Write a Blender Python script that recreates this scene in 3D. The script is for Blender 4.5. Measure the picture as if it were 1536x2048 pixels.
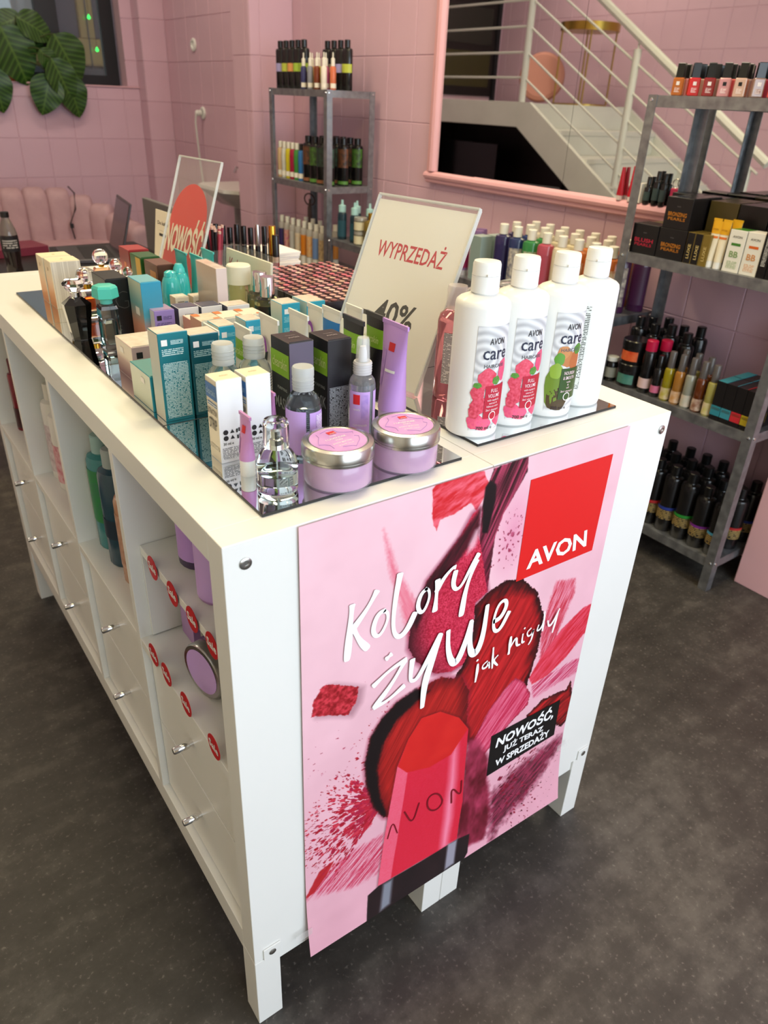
import bpy, bmesh, math, random, json
import numpy as np
from mathutils import Vector, Matrix, Euler

for o in list(bpy.data.objects): bpy.data.objects.remove(o)
SC = bpy.context.scene; COL = SC.collection
PI = math.pi; R = math.radians

# ---------------------------------------------------------------- camera
cam = bpy.data.cameras.new('camera'); camo = bpy.data.objects.new('camera', cam); COL.objects.link(camo)
cam.sensor_fit = 'VERTICAL'; cam.sensor_height = 36.0; cam.lens = 36.0*1471.77/2048
camo.location = (-0.2568, -0.6243, 1.3633)
camo.rotation_euler = Euler((1.059165, -0.0400245, -0.621294), 'XYZ')
cam.clip_start = .02; cam.dof.use_dof = True; cam.dof.focus_distance = 1.12; cam.dof.aperture_fstop = 6.5
SC.camera = camo
# ---------------------------------------------------------------- world, daylight, exposure
w = bpy.data.worlds.new('world'); SC.world = w; w.use_nodes = True
w.node_tree.nodes['Background'].inputs[0].default_value = (.80, .88, 1, 1)
w.node_tree.nodes['Background'].inputs[1].default_value = .8
def area(name, loc, rot, sx, sy, power, col):
    l = bpy.data.lights.new(name, 'AREA'); l.shape = 'RECTANGLE'; l.size = sx; l.size_y = sy; l.energy = power; l.color = col
    o = bpy.data.objects.new(name, l); COL.objects.link(o); o.location = loc; o.rotation_euler = rot; return o
# daylight coming through the shop window behind the camera
area('shop_window_daylight', (.85, -2.52, 1.55), (R(90), 0, 0), 2.8, 2.1, 70, (.78, .91, 1))
SC.view_settings.view_transform = 'Standard'; SC.view_settings.look = 'None'
SC.view_settings.gamma = 1; SC.view_settings.use_curve_mapping = False
SC.view_settings.exposure = 0.24

cy_ = SC.cycles; cy_.max_bounces = 8; cy_.diffuse_bounces = 3; cy_.glossy_bounces = 4; cy_.transmission_bounces = 7; cy_.transparent_max_bounces = 8

# ---------------------------------------------------------------- materials
def lin(c):
    if isinstance(c, str): c = tuple(int(c[i:i+2], 16)/255 for i in (0, 2, 4))
    return tuple((x/12.92 if x <= .04045 else ((x+.055)/1.055)**2.4) for x in c[:3])+(1,)
_m = {}
def M(c, r=.5, metal=0, tr=0, coat=0, ior=1.45, em=0, alpha=1, sss=0):
    k = (c, r, metal, tr, coat, ior, em, alpha)
    if k in _m: return _m[k]
    m = bpy.data.materials.new('mat_%d' % len(_m)); m.use_nodes = True
    b = m.node_tree.nodes['Principled BSDF'].inputs
    b['Base Color'].default_value = lin(c); b['Roughness'].default_value = r; b['Metallic'].default_value = metal
    b['Transmission Weight'].default_value = tr; b['IOR'].default_value = ior; b['Coat Weight'].default_value = coat
    b['Alpha'].default_value = alpha
    if em: b['Emission Color'].default_value = lin(c); b['Emission Strength'].default_value = em
    _m[k] = m; return m
class N:
    """small node-tree writer"""
    def __init__(s, name):
        s.m = bpy.data.materials.new(name); s.m.use_nodes = True; s.t = s.m.node_tree; s.b = s.t.nodes['Principled BSDF']
    def n(s, typ, ins=None, **kw):
        x = s.t.nodes.new(typ)
        for k, v in kw.items(): setattr(x, k, v)
        for k, v in (ins or {}).items(): s.set(x.inputs[k], v)
        return x
    def set(s, sock, v):
        if hasattr(v, 'outputs'): v = v.outputs[0]
        if isinstance(v, bpy.types.NodeSocket): s.t.links.new(v, sock)
        else: sock.default_value = v
    def math(s, op, a, b=0): return s.n('ShaderNodeMath', {0: a, 1: b}, operation=op)
    def mix(s, f, a, b):
        x = s.n('ShaderNodeMix', data_type='RGBA'); s.set(x.inputs[0], f); s.set(x.inputs[6], a); s.set(x.inputs[7], b); return x.outputs[2]
    def noise(s, sc, det=2, vec=None, rough=.5):
        x = s.n('ShaderNodeTexNoise', {'Scale': sc, 'Detail': det, 'Roughness': rough})
        if vec is not None: s.set(x.inputs['Vector'], vec)
        return x.outputs[0]
    def ramp(s, f, stops):
        x = s.n('ShaderNodeValToRGB'); s.set(x.inputs[0], f); e = x.color_ramp.elements
        while len(e) < len(stops): e.new(.5)
        for q, (p, c) in zip(e, stops): q.position = p; q.color = lin(c) if not isinstance(c, float) else (c, c, c, 1)
        return x.outputs[0]
    def out(s, c=None, rough=None, metal=None, bump=None, bs=.3, bd=.002):
        if c is not None: s.set(s.b.inputs['Base Color'], c)
        if rough is not None: s.set(s.b.inputs['Roughness'], rough)
        if metal is not None: s.set(s.b.inputs['Metallic'], metal)
        if bump is not None:
            x = s.n('ShaderNodeBump', {'Height': bump, 'Strength': bs, 'Distance': bd}); s.set(s.b.inputs['Normal'], x)
        return s.m
def objc(n): return n.n('ShaderNodeTexCoord').outputs['Object']
def noisy(c1, c2, sc=6, r=.5, metal=0, det=3, bs=0, r2=None, stretch=None):
    n = N('noisy'); v = objc(n)
    if stretch: v = n.n('ShaderNodeMapping', {'Vector': v, 'Scale': stretch}).outputs[0]
    f = n.noise(sc, det, v); c = n.ramp(f, [(.3, c1), (.7, c2)])
    ro = r if r2 is None else n.ramp(f, [(.3, float(r)), (.7, float(r2))])
    return n.out(c, ro, metal, f if bs else None, bs)
def zgrad(stops, r=.4, axis=2, h=.1, off=0.0):
    """colour printed along the object's own height (a printed gradient on a carton)"""
    n = N('zgrad'); s = n.n('ShaderNodeSeparateXYZ', {0: objc(n)})
    f = n.math('DIVIDE', n.math('SUBTRACT', s.outputs[axis], off), h)
    return n.out(n.ramp(f, stops), r)
_fp = {}
def fineprint(bg, fg, row=.0022, word=900, cover=.45, r=.45, up=1):
    k = (bg, fg, row, word, cover, up)
    if k in _fp: return _fp[k]
    n = N('fineprint'); s = n.n('ShaderNodeSeparateXYZ', {0: objc(n)})
    rows = n.math('DIVIDE', s.outputs[up], row); hor = s.outputs[0] if up == 1 else n.math('ADD', s.outputs[0], s.outputs[1])
    fr = n.math('FRACT', rows); on = n.math('GREATER_THAN', fr, .48)
    idx = n.math('FLOOR', rows)
    cv = n.n('ShaderNodeCombineXYZ', {0: n.math('MULTIPLY', hor, word), 1: n.math('MULTIPLY', idx, 7.3), 2: .5})
    f = n.n('ShaderNodeTexNoise', {'Vector': cv.outputs[0], 'Scale': 1.0, 'Detail': 1})
    ink = n.math('MULTIPLY', on, n.math('GREATER_THAN', f.outputs[0], cover))
    _fp[k] = n.out(n.mix(ink, lin(bg), lin(fg)), r); return _fp[k]

WHITE = noisy('ECEBE6', 'F0EFEA', 3, .34)
GALV = noisy('84868A', 'A2A4A6', 38, .38, .85, 4, .05, .55)
GALV_DK = GALV
CHROME = M('DADADA', .08, 1); SILVER = M('B9B7B2', .24, 1); GOLD = M('C79A3A', .18, 1)
GLASS = M('FFFFFF', .01, 0, 1, ior=1.45)
BLACK = M('0C0B0C', .28, coat=.3); BLACKM = M('151416', .5)
MIRROR = M('E6E9EA', .015, 1)
LAV = M('BC93DD', .35); LAVL = M('CDA8EA', .4); RED = M('D6202B', .4); PAPER = M('F2EFE8', .6)
ACRYL = M('F2F6F4', .05, alpha=.05); ACR_GLINT = M('E6ECEA', .15, alpha=.55)  # second, denser tone puts the sheets' bright edge highlight into colour
FROST = M('E4E8E6', .3, 0, .45, ior=1.25)

# ---------------------------------------------------------------- mesh helpers
class MB:
    def __init__(s): s.v = []; s.f = []; s.m = []
    def add(s, v, f, mi=0):
        b = len(s.v); s.v += [tuple(p) for p in v]; s.f += [tuple(b+i for i in q) for q in f]; s.m += [mi]*len(f); return s
    def box(s, x0, x1, y0, y1, z0, z1, mi=0, mats=None):
        v = [(x0,y0,z0),(x1,y0,z0),(x1,y1,z0),(x0,y1,z0),(x0,y0,z1),(x1,y0,z1),(x1,y1,z1),(x0,y1,z1)]
        f = [(0,1,5,4),(1,2,6,5),(2,3,7,6),(3,0,4,7),(4,5,6,7),(3,2,1,0)]
        b = len(s.v); s.v += v; s.f += [tuple(b+i for i in q) for q in f]; s.m += list(mats or [mi]*6); return s
    def lathe(s, prof, seg=24, ey=1.0, cx=0, cy=0, mi=0, z0=0):
        b = len(s.v); n = len(prof)
        for (r, z) in prof:
            for k in range(seg):
                a = 2*PI*k/seg; s.v.append((cx+r*math.sin(a), cy-ey*r*math.cos(a), z+z0))
        for i in range(n-1):
            for k in range(seg):
                k2 = (k+1) % seg
                s.f.append((b+i*seg+k, b+i*seg+k2, b+(i+1)*seg+k2, b+(i+1)*seg+k)); s.m.append(mi)
        if prof[0][0] > 1e-6: s.f.append(tuple(b+k for k in range(seg))[::-1]); s.m.append(mi)
        if prof[-1][0] > 1e-6: s.f.append(tuple(b+(n-1)*seg+k for k in range(seg))); s.m.append(mi)
        return s
    def loft(s, rings, mi=0, caps=True):
        b = len(s.v); k = len(rings[0])
        for r in rings: s.v += [tuple(p) for p in r]
        for i in range(len(rings)-1):
            for j in range(k):
                j2 = (j+1) % k; s.f.append((b+i*k+j, b+i*k+j2, b+(i+1)*k+j2, b+(i+1)*k+j)); s.m.append(mi)
        if caps:
            s.f.append(tuple(b+j for j in range(k))[::-1]); s.f.append(tuple(b+(len(rings)-1)*k+j for j in range(k))); s.m += [mi, mi]
        return s
    def tube(s, pts, r, seg=8, mi=0):
        pts = [Vector(p) for p in pts]; rings = []
        up = Vector((0, 0, 1))
        for i, p in enumerate(pts):
            d = (pts[min(i+1, len(pts)-1)]-pts[max(i-1, 0)]).normalized()
            a = d.cross(up) if abs(d.z) < .95 else d.cross(Vector((1, 0, 0))); a.normalize(); c = a.cross(d)
            rr = r[i] if isinstance(r, (list, tuple)) else r
            rings.append([p+a*rr*math.cos(2*PI*k/seg)+c*rr*math.sin(2*PI*k/seg) for k in range(seg)])
        return s.loft(rings, mi)
    def mesh(s, name='m', smooth=True, ang=35):
        me = bpy.data.meshes.new(name); me.from_pydata(s.v, [], s.f); me.polygons.foreach_set('material_index', s.m)
        bm = bmesh.new(); bm.from_mesh(me); bmesh.ops.remove_doubles(bm, verts=bm.verts, dist=1e-7); bmesh.ops.recalc_face_normals(bm, faces=bm.faces); bm.to_mesh(me); bm.free()
        if smooth:
            me.polygons.foreach_set('use_smooth', [True]*len(me.polygons)); me.set_sharp_from_angle(angle=R(ang))
        me.update(); return me
_c = {}
def cached(k, fn):
    if k not in _c: _c[k] = fn()
    return _c[k]
def bev(x0, x1, y0, y1, z0, z1, b=.0015, seg=2, mats=None):
    def mk():
        me = MB().box(x0, x1, y0, y1, z0, z1, mats=mats).mesh('box', smooth=False)
        bm = bmesh.new(); bm.from_mesh(me)
        bmesh.ops.bevel(bm, geom=bm.edges[:], offset=b, segments=seg, affect='EDGES', profile=.5); bm.to_mesh(me); bm.free()
        me.polygons.foreach_set('use_smooth', [False]*len(me.polygons)); return me
    return cached(('bev', tuple(round(q, 5) for q in (x0,x1,y0,y1,z0,z1,b)), tuple(mats or ())), mk)
def cbox(w, d, h, b=.0015, mats=None): return bev(-w/2, w/2, -d/2, d/2, 0, h, b, 2, mats)
def lathe(prof, seg=24, ey=1.0):
    return cached(('l', tuple(prof), seg, ey), lambda: MB().lathe(prof, seg, ey).mesh('lathe'))
def quad(w, h): return cached(('q', round(w,5), round(h,5)), lambda: MB().add([(-w/2,-h/2,0),(w/2,-h/2,0),(w/2,h/2,0),(-w/2,h/2,0)], [(0,1,2,3)]).mesh('quad', False))
def disc(r, seg=28): return cached(('d', r, seg), lambda: MB().add([(r*math.cos(2*PI*k/seg), r*math.sin(2*PI*k/seg), 0) for k in range(seg)], [tuple(range(seg))]).mesh('disc', False))
def arc(rad, a0, a1, z0, z1, ey=1.0, seg=14):
    """patch of a printed label lying on a bottle; angles in degrees from the front (-Y), to +X"""
    def mk():
        v = []; f = []
        for i in range(seg+1):
            a = R(a0+(a1-a0)*i/seg)
            for j in range(2): v.append((rad*math.sin(a), -ey*rad*math.cos(a), (z0, z1)[j]))
        for i in range(seg): f.append((2*i, 2*i+2, 2*i+3, 2*i+1))
        return MB().add(v, f).mesh('arc')
    return cached(('a', rad, a0, a1, z0, z1, ey), mk)
def text(s, h, wd=None, bold=0, shear=0):
    def mk():
        c = bpy.data.curves.new('t', 'FONT'); c.body = s; c.resolution_u = 2; c.offset = bold; c.shear = shear
        o = bpy.data.objects.new('t', c); COL.objects.link(o)
        me = bpy.data.meshes.new_from_object(o.evaluated_get(bpy.context.evaluated_depsgraph_get()))
        bpy.data.objects.remove(o); bpy.data.curves.remove(c)
        n = len(me.vertices); co = np.empty(n*3); me.vertices.foreach_get('co', co); co = co.reshape(-1, 3)
        lo, hi = co.min(0), co.max(0); k = h/.7; kx = k if wd is None else wd/(hi[0]-lo[0])
        co[:, 0] = (co[:, 0]-(lo[0]+hi[0])/2)*kx; co[:, 1] = (co[:, 1]-.35)*k; co[:, 2] = 0
        me.vertices.foreach_set('co', co.ravel()); me.materials.clear(); me.update(); return me
    return cached(('t', s, h, wd, bold, shear), mk)
def wrap(me, rad, a0, z, ey=1.0):
    def mk():
        m2 = me.copy(); n = len(m2.vertices); co = np.empty(n*3); m2.vertices.foreach_get('co', co); co = co.reshape(-1, 3)
        a = R(a0)+co[:, 0]/rad; zz = co[:, 1]+z
        co = np.stack([rad*np.sin(a), -ey*rad*np.cos(a), zz], 1); m2.vertices.foreach_set('co', co.ravel()); m2.update(); return m2
    return cached(('w', me.name, rad, a0, z, ey), mk)
_ms = {}
def obj(name, me, mat, parent=None, loc=(0,0,0), rot=(0,0,0)):
    mats = list(mat) if isinstance(mat, (list, tuple)) else [mat]
    key = (me.name, tuple(m.name for m in mats))
    if key not in _ms:
        if len(me.materials) and [m.name for m in me.materials] != [m.name for m in mats]: me = me.copy(); me.materials.clear()
        if not len(me.materials):
            for m in mats: me.materials.append(m)
        _ms[key] = me
    o = bpy.data.objects.new(name, _ms[key]); COL.objects.link(o); o.location = loc; o.rotation_euler = rot
    if parent: o.parent = parent
    return o
def tag(o, label, cat, group=None):
    o['label'] = label; o['category'] = cat
    if group: o['group'] = group
    return o
def thing(name, label, cat, loc=(0,0,0), rz=0, group=None):
    o = bpy.data.objects.new(name, None); COL.objects.link(o); o.location = loc; o.rotation_euler = (0, 0, rz); o.empty_display_size = .02
    return tag(o, label, cat, group)
def struct(name, me, mat, loc=(0,0,0), rot=(0,0,0)):
    o = obj(name, me, mat, None, loc, rot); o['kind'] = 'structure'; return o
def dup(root, loc, rz=None, label=None):
    def cp(o, p):
        c = o.copy(); COL.objects.link(c); c.parent = p
        for ch in o.children: cp(ch, c)
        return c
    r = cp(root, None); r.location = loc
    if rz is not None: r.rotation_euler = (0, 0, rz)
    if label: r['label'] = label
    return r
FR = {'F': (R(90), 0, 0), 'L': (R(90), 0, R(-90)), 'R': (R(90), 0, R(90)), 'T': (0, 0, 0), 'B': (R(90), 0, R(180))}
ORD = 'first second third fourth fifth sixth seventh eighth ninth tenth eleventh twelfth thirteenth fourteenth fifteenth sixteenth seventeenth eighteenth nineteenth twentieth'.split()
ZT = .948

# ================================================================= the room
PINK = noisy('D4AEBD', 'D9B4C2', 2.2, .36)
PINKB = noisy('DCB8C6', 'E0BECA', 3, .5)  # joint backing, paler than the tiles: joint highlights put into its colour
PINKF = M('E2ABB0', .4)
def floor_mat():
    n = N('floor_vinyl'); v = objc(n)
    a = n.noise(1.7, 6, v, .62); b = n.noise(15, 6, v, .7); c = n.noise(120, 2, v)
    st = n.noise(3.2, 4, n.n('ShaderNodeMapping', {'Vector': v, 'Scale': (1, 7, 1), 'Rotation': (0, 0, .5)}).outputs[0])
    f = n.math('ADD', n.math('MULTIPLY', a, .40), n.math('ADD', n.math('MULTIPLY', b, .40), n.math('MULTIPLY', st, .20)))
    col = n.ramp(f, [(.36, '272421'), (.5, '3C3834'), (.62, '59544E')])
    sp = n.ramp(c, [(.62, 0.0), (.75, .35)])
    col = n.mix(sp, col, lin('8C857C'))
    return n.out(col, n.ramp(a, [(.3, .42), (.7, .56)]), bump=b, bs=.12, bd=.001)
XL, XR, YF, YB, ZC = -1.6, 2.10, -2.6, 5.8, 3.0
struct('floor', MB().box(XL-.1, 2.4, YF-.1, YB+.2, -.05, 0).mesh(smooth=False), floor_mat())
struct('ceiling', MB().box(XL-.1, 2.4, YF-.1, YB+.2, ZC, ZC+.05).mesh(smooth=False), M('E9E2DC', .7))
TW, TH = .2, .2655
def tiled(wall, plane, face, a0, a1, z0, z1, joint, skip=None):
    """tiles on a wall: plane 'x' (constant X) or 'y'; face = coordinate of the tile face, a = running coordinate"""
    c0, d = face
    ka = math.floor((a0-joint)/TW); a = joint+ka*TW
    while a < a1-1e-4:
        p0, p1 = max(a, a0), min(a+TW, a1)
        kz = math.floor((z0-1.007)/TH); z = 1.007+kz*TH
        while z < z1-1e-4:
            q0, q1 = max(z, z0), min(z+TH, z1)
            if p1-p0 > .015 and q1-q0 > .015 and not (skip and skip(p0, p1, q0, q1)):
                w_, h_ = round(p1-p0-.0026, 4), round(q1-q0-.0026, 4)
                me = bev(-w_/2, w_/2, 0, .0079, -h_/2, h_/2, .0022, 1)
                pc, zc = (p0+p1)/2, (q0+q1)/2
                if plane == 'x': obj('tile', me, PINK, wall, (c0, pc, zc), (0, 0, R(-90) if d > 0 else R(90)))
                else: obj('tile', me, PINK, wall, (pc, c0, zc), (0, 0, 0))
            z += TH
        a += TW
wr = struct('wall_right', MB().box(2.1040, 2.3, YF, 3.6, 0, ZC).mesh(smooth=False), PINKB)
tiled(wr, 'x', (2.10, 1), .2, 3.54, 0, 2.1, 3.041, lambda a, b, c, d: b < 2.27 and c > 1.05)
wp = struct('wall_pillar', MB().box(1.8440, 2.3, 3.5440, 3.76, 0, ZC).mesh(smooth=False), PINKB)
tiled(wp, 'y', (3.54, 1), 1.84, 2.10, .1, 2.15, 1.84+.06)
tiled(wp, 'x', (1.84, 1), 3.548, 3.76, .1, 2.15, 3.60)
wn = struct('wall_recess', MB().box(2.2140, 2.35, 3.70, 5.9, 0, ZC).mesh(smooth=False), PINKB)
tiled(wn, 'x', (2.21, 1), 3.78, 5.65, .4, 2.2, 3.86)
wb = struct('wall_back', MB().box(XL-.1, 2.35, 5.8040, 6.05, 0, 1.357).mesh(smooth=False), PINKB)
wb2 = struct('wall_back_side', MB().box(1.938, 2.35, 5.8040, 6.05, 1.357, ZC).mesh(smooth=False), PINKB)
wb3 = struct('wall_back_landing', MB().box(XL-.1, .3, 5.8040, 6.05, 1.357, ZC).mesh(smooth=False), PINKB)
struct('wall_back_lintel', MB().box(.3, 1.938, 5.808, 6.05, 2.6, ZC).mesh(smooth=False), PINKB)
tiled(wb, 'y', (5.8, 1), .5, 2.02, .2, 1.358, 1.69)
tiled(wb2, 'y', (5.8, 1), 1.93, 2.02, 1.368, 2.3, 1.93)
tiled(wb3, 'y', (5.8, 1), XL+.02, -.1, 1.39, 2.9, -1.5, lambda a, b, c, d: -1.56 < a < -.62 and c < 2.7)
obj('window_sill', bev(.3, 2.02, 5.79, 5.95, 1.358, 1.367, .002), M('E3B5BC', .4), wb)
pier = struct('wall_pier', MB().box(2.0240, 2.3, 5.6540, 5.85, 0, ZC).mesh(smooth=False), PINKB)
tiled(pier, 'y', (5.65, 1), 2.02, 2.21, .2, 2.2, 2.02)
tiled(pier, 'x', (2.02, 1), 5.658, 5.8, .2, 2.2, 5.66)
wl = struct('wall_left', MB().box(XL-.1, XL-.004, 1.49, YB+.2, 0, ZC).mesh(smooth=False), PINKB)
struct('wall_left_front', MB().box(XL-.1, XL, YF, 1.49, 0, ZC).mesh(smooth=False), M('E6DFC6', .6))  # unseen wall section, made cream to bounce beige light onto the drawers
tiled(wl, 'x', (XL, -1), 1.5, 5.79, .6, 2.75, 1.5)
struct('wall_front', MB().box(XL-.1, -.6, YF-.1, YF, 0, ZC).box(2.3, 2.4, YF-.1, YF, 0, ZC).box(-.6, 2.3, YF-.1, YF, 0, .45).box(-.6, 2.3, YF-.1, YF, 2.65, ZC).mesh(smooth=False), M('E2DACA', .6))
# far window
FRM = M('16181B', .4)
wi = bpy.data.objects.new('window_1', None); COL.objects.link(wi); wi['kind'] = 'structure'; wi.location = (1.12, 5.93, 1.367)
f = MB().box(-.82, .80, 0, .06, 0, .065).box(-.82, .80, 0, .06, 1.17, 1.233).box(-.82, -.75, 0, .06, .065, 1.17).box(.705, .80, 0, .06, .065, 1.17)
obj('window_frame', f.mesh(smooth=False), FRM, wi)
obj('mullion', MB().box(.25, .40, 0, .06, .065, 1.17).mesh(smooth=False), FRM, wi)
obj('pane', MB().box(-.75, .25, .025, .031, .065, 1.17).mesh(smooth=False), M('C8D0D4', .02, 0, .9), wi)
obj('pane', MB().box(.40, .705, .025, .031, .065, 1.17).mesh(smooth=False), M('C8D0D4', .02, 0, .9), wi)
# tram standing in the street behind the window
tr = thing('tram', 'yellow and violet tram seen through the dark window', 'tram', (2.0, 8.0, 0))
YEL = M('B08A3A', .35); VIO = M('2E2838', .2)
obj('skirt', bev(0, 5, .02, 2.2, .15, 1.52, .02), M('3A383C', .4), tr)
obj('body_panel', bev(.1, 5, .0, 2.2, 1.53, 1.76, .02), YEL, tr)
obj('upper_body', bev(0, 5, .02, 2.2, 2.65, 3.1, .02), YEL, tr)
for k in range(4):
    q = obj('window_pillar', bev(.28+1.25*k, .42+1.25*k, .005, .3, 1.76, 2.65, .01), YEL, tr); obj('door_seam', bev(.345+1.25*k, .357+1.25*k, -.004, .004, 1.5, 2.7, .001), BLACK, q)
    obj('side_window', bev(.42+1.25*k, 1.53+1.25*k, .05, .09, 1.76, 2.65, .01), VIO, tr)
obj('side_window', bev(.02, .28, .05, .09, 1.76, 2.65, .01), VIO, tr)
bl = thing('street_facade', 'pale grey house front across the street behind the window', 'building', (1.0, 12.5, 0))
obj('facade', bev(-6, 8, 0, .4, 0, 7, .02), M('B4B4AA', .7), bl); obj('plinth', bev(-6, 8, -.05, 0, 0, .6, .01), M('7A7872', .7), bl)
struct('street', MB().box(-6, 9, 6.3, 16, -.1, .0).mesh(smooth=False), M('4A4B4D', .8))
GRN = M('35E05A', .3, em=2.0)
for k, (px_, pz_) in enumerate([(1.735, 1.80), (1.765, 1.60)]):
    t = thing('fairy_light', 'tiny green drop light hanging %s on the dark window' % ('high' if k == 0 else 'low'), 'light', (px_, 5.90, pz_), group='green drop lights on the window')
    obj('bulb', lathe([(0, -.018), (.010, -.012), (.012, -.004), (.006, .008), (0, .018)], 10), GRN, t)
    obj('wire', MB().tube([(0, 0, .016), (0, .004, .5)], .0012, 5).mesh(), BLACKM, t)
# dark door up on the landing
dr = bpy.data.objects.new('door_1', None); COL.objects.link(dr); dr['kind'] = 'structure'; dr.location = (-1.09, 5.80, 1.385)
obj('door_leaf', bev(-.42, .42, -.02, .006, .04, 1.28, .004), M('15110F', .3), dr)
obj('door_frame', MB().box(-.47, -.42, -.03, .006, 0, 1.32).box(.42, .47, -.03, .006, 0, 1.32).box(-.42, .42, -.03, .006, 1.28, 1.32).mesh(smooth=False), FRM, dr)
for k, c in enumerate(('3E3A1C', '2A2A24', '211E1C')): obj('glazed_panel', bev(-.36, .36, -.026, -.02, .12+.36*k, .42+.36*k, .002), M(c, .1), dr)
# ceiling lamps (warm panels that light the shop)
def ceiling_lamp(x, y, sx, sy, power, label, col=(1, .89, .70)):
    t = thing('ceiling_light', label, 'lamp', (x, y, ZC-.045), group='warm ceiling panels')
    obj('housing', MB().box(-sx/2-.02, sx/2+.02, -sy/2-.02, sy/2+.02, .005, .045).mesh(smooth=False), M('F0F0F0', .5), t)
    obj('diffuser', MB().box(-sx/2, sx/2, -sy/2, sy/2, -.003, .005).mesh(smooth=False), M('FFE6BE', .5, em=1.5), t)
    l = area('ceiling_lamp_light', (x, y, ZC-.06), (0, 0, 0), sx, sy, power, col); return t
ceiling_lamp(.45, .35, 1.2, .3, 18, 'warm ceiling panel above the near end of the cabinets', (1, .83, .38))
ceiling_lamp(.45, 2.3, 1.2, .3, 14, 'warm ceiling panel above the desk', (1, .86, .5))
ceiling_lamp(1.35, 4.4, 1.0, .3, 10, 'warm ceiling panel near the back window')
ceiling_lamp(1.45, 1.3, .3, 1.8, 21, 'warm ceiling panel along the mirror wall', (1, .86, .66))
ceiling_lamp(-.9, 4.2, .3, 1.0, 11, 'warm ceiling panel over the staircase')

# ---------------------------------------------------------------- wall mirror with moulded frame
mi = thing('wall_mirror', 'large wall mirror in a moulded pink frame reflecting the white staircase', 'mirror', (2.10, 1.0, 1.035))
y0, y1, zt = -.5, 1.278, 1.3
obj('mirror_pane', MB().box(-.022, -.014, .455, y1-.05, .03, zt).mesh(smooth=False), MIRROR, mi)
obj('mirror_pane', MB().box(-.022, -.014, y0+.05, .4535, .03, zt).mesh(smooth=False), MIRROR, mi)
obj('backing', MB().box(-.014, -.001, y0+.02, y1-.02, .01, zt).mesh(smooth=False), BLACKM, mi)
prof = [(0, 0), (-.020, 0), (-.030, .006), (-.030, .016), (-.040, .022), (-.044, .032), (-.040, .042), (-.032, .047), (-.022, .050), (0, .050)]
def mould(L0, L1): return MB().loft([[(x, a, z) for x, z in prof] for a in (L0, L1)])
obj('frame_rail', mould(.95, y1+.001).mesh(ang=25), PINKF, mi)
obj('frame_rail', MB().loft([[(x*1.08, a, z*1.08-.002) for x, z in prof] for a in (y0, .95)]).mesh(ang=25), PINKF, mi)
obj('frame_stile', MB().loft([[(x, y1-z*1.3, zz) for x, z in prof] for zz in (.0505, zt+.05)]).mesh(ang=25), PINKF, mi)
obj('frame_stile', MB().loft([[(x, y0+z*1.3, zz) for x, z in prof] for zz in (0, zt+.05)]).mesh(ang=25), PINKF, mi)
obj('frame_head', MB().loft([[(x, a, zt+.05-z) for x, z in prof] for a in (y0, y1)]).mesh(ang=25), PINKF, mi)

# ---------------------------------------------------------------- staircase on the other side, seen in the mirror
WST = noisy('D9DACF', 'E2E3D8', 4, .45)
st = thing('staircase', 'white metal staircase with landing and thin cable rails, seen in the mirror', 'staircase', (-.3, 4.0, 0))
xa, xb = 0, -1.22; n = 7; run, rise = .292, 1.38/8
for k in range(n):
    zt_ = 1.38-rise*(k+1); ya = -run*k
    obj('tread', bev(xb+.03, xa-.03, ya-run-.02, ya, zt_-.035, zt_, .004), WST, st)
    obj('riser', bev(xb+.03, xa-.03, ya-.012, ya, zt_, zt_+rise-.035, .002), WST, st)
obj('landing', bev(xb+.0, xa, 0, 1.79, 1.33, 1.38, .004), WST, st)
obj('fascia', bev(xa-.03, xa+.005, .131, 1.79, 1.21, 1.385, .003), WST, st)
def stringer(x):
    pts = [(.02, 1.385), (.13, 1.385), (.13, 1.21), (-run*6.2, .0), (-run*7.6, .0), (-run*7.5, .06)]
    return MB().loft([[(x+dx, y, z) for y, z in pts] for dx in (-.03, .005)])
obj('stringer', stringer(xa).mesh(smooth=False), WST, st); obj('stringer', stringer(xb+.03).mesh(smooth=False), WST, st)
sl = rise/run
def rail(p, q, r=.006): return MB().tube([p, q], r, 8).mesh()
x = xa-.02
for y, z0_, z1_ in ((.13, 1.38, 2.42), (-.90, 1.38-sl*.90+.03, 1.72), (-1.88, 1.38-sl*1.88+.03, 1.08)):
    obj('newel_post', MB().tube([(x, y, z0_), (x, y, z1_)], .026, 14).mesh(), WST, st); obj('spindle', MB().tube([(x, y, z1_), (x, y, 2.42-.615*(.13-y))], .007, 8).mesh(), WST, st)
for k in range(5):
    h = 1.55+.167*k
    obj('rail_rod', rail((x, 1.75, h), (x, .13, h), .008), WST, st)
    obj('rail_rod', rail((x, .13, h), (x, -1.95, h-.56*2.08), .008), WST, st)
obj('handrail', rail((x, .13, 2.42), (x, -2.0, 2.42-.615*2.13), .028), WST, st)
# dark store under the landing
DK = M('1C1513', .6)
un = thing('storage_alcove', 'dark boarded alcove under the stair landing, seen in the mirror', 'alcove', (-.42, 4.75, 0))
obj('back_board', bev(-.62, -.58, -.55, 1.0, 0, 1.19, .004), DK, un)
obj('side_board', bev(-.6, .06, 1.0, 1.03, 0, 1.19, .004), DK, un)
tv = thing('black_screen', 'black flat screen leaning in the dark alcove below the landing', 'screen', (-.72, 5.15, 0))
obj('screen_panel', bev(-.03, .0, -.38, .38, .55, 1.05, .004), M('060506', .15), tv); obj('stand', bev(-.06, .04, -.1, .1, 0, .56, .004), BLACKM, tv)
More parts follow.
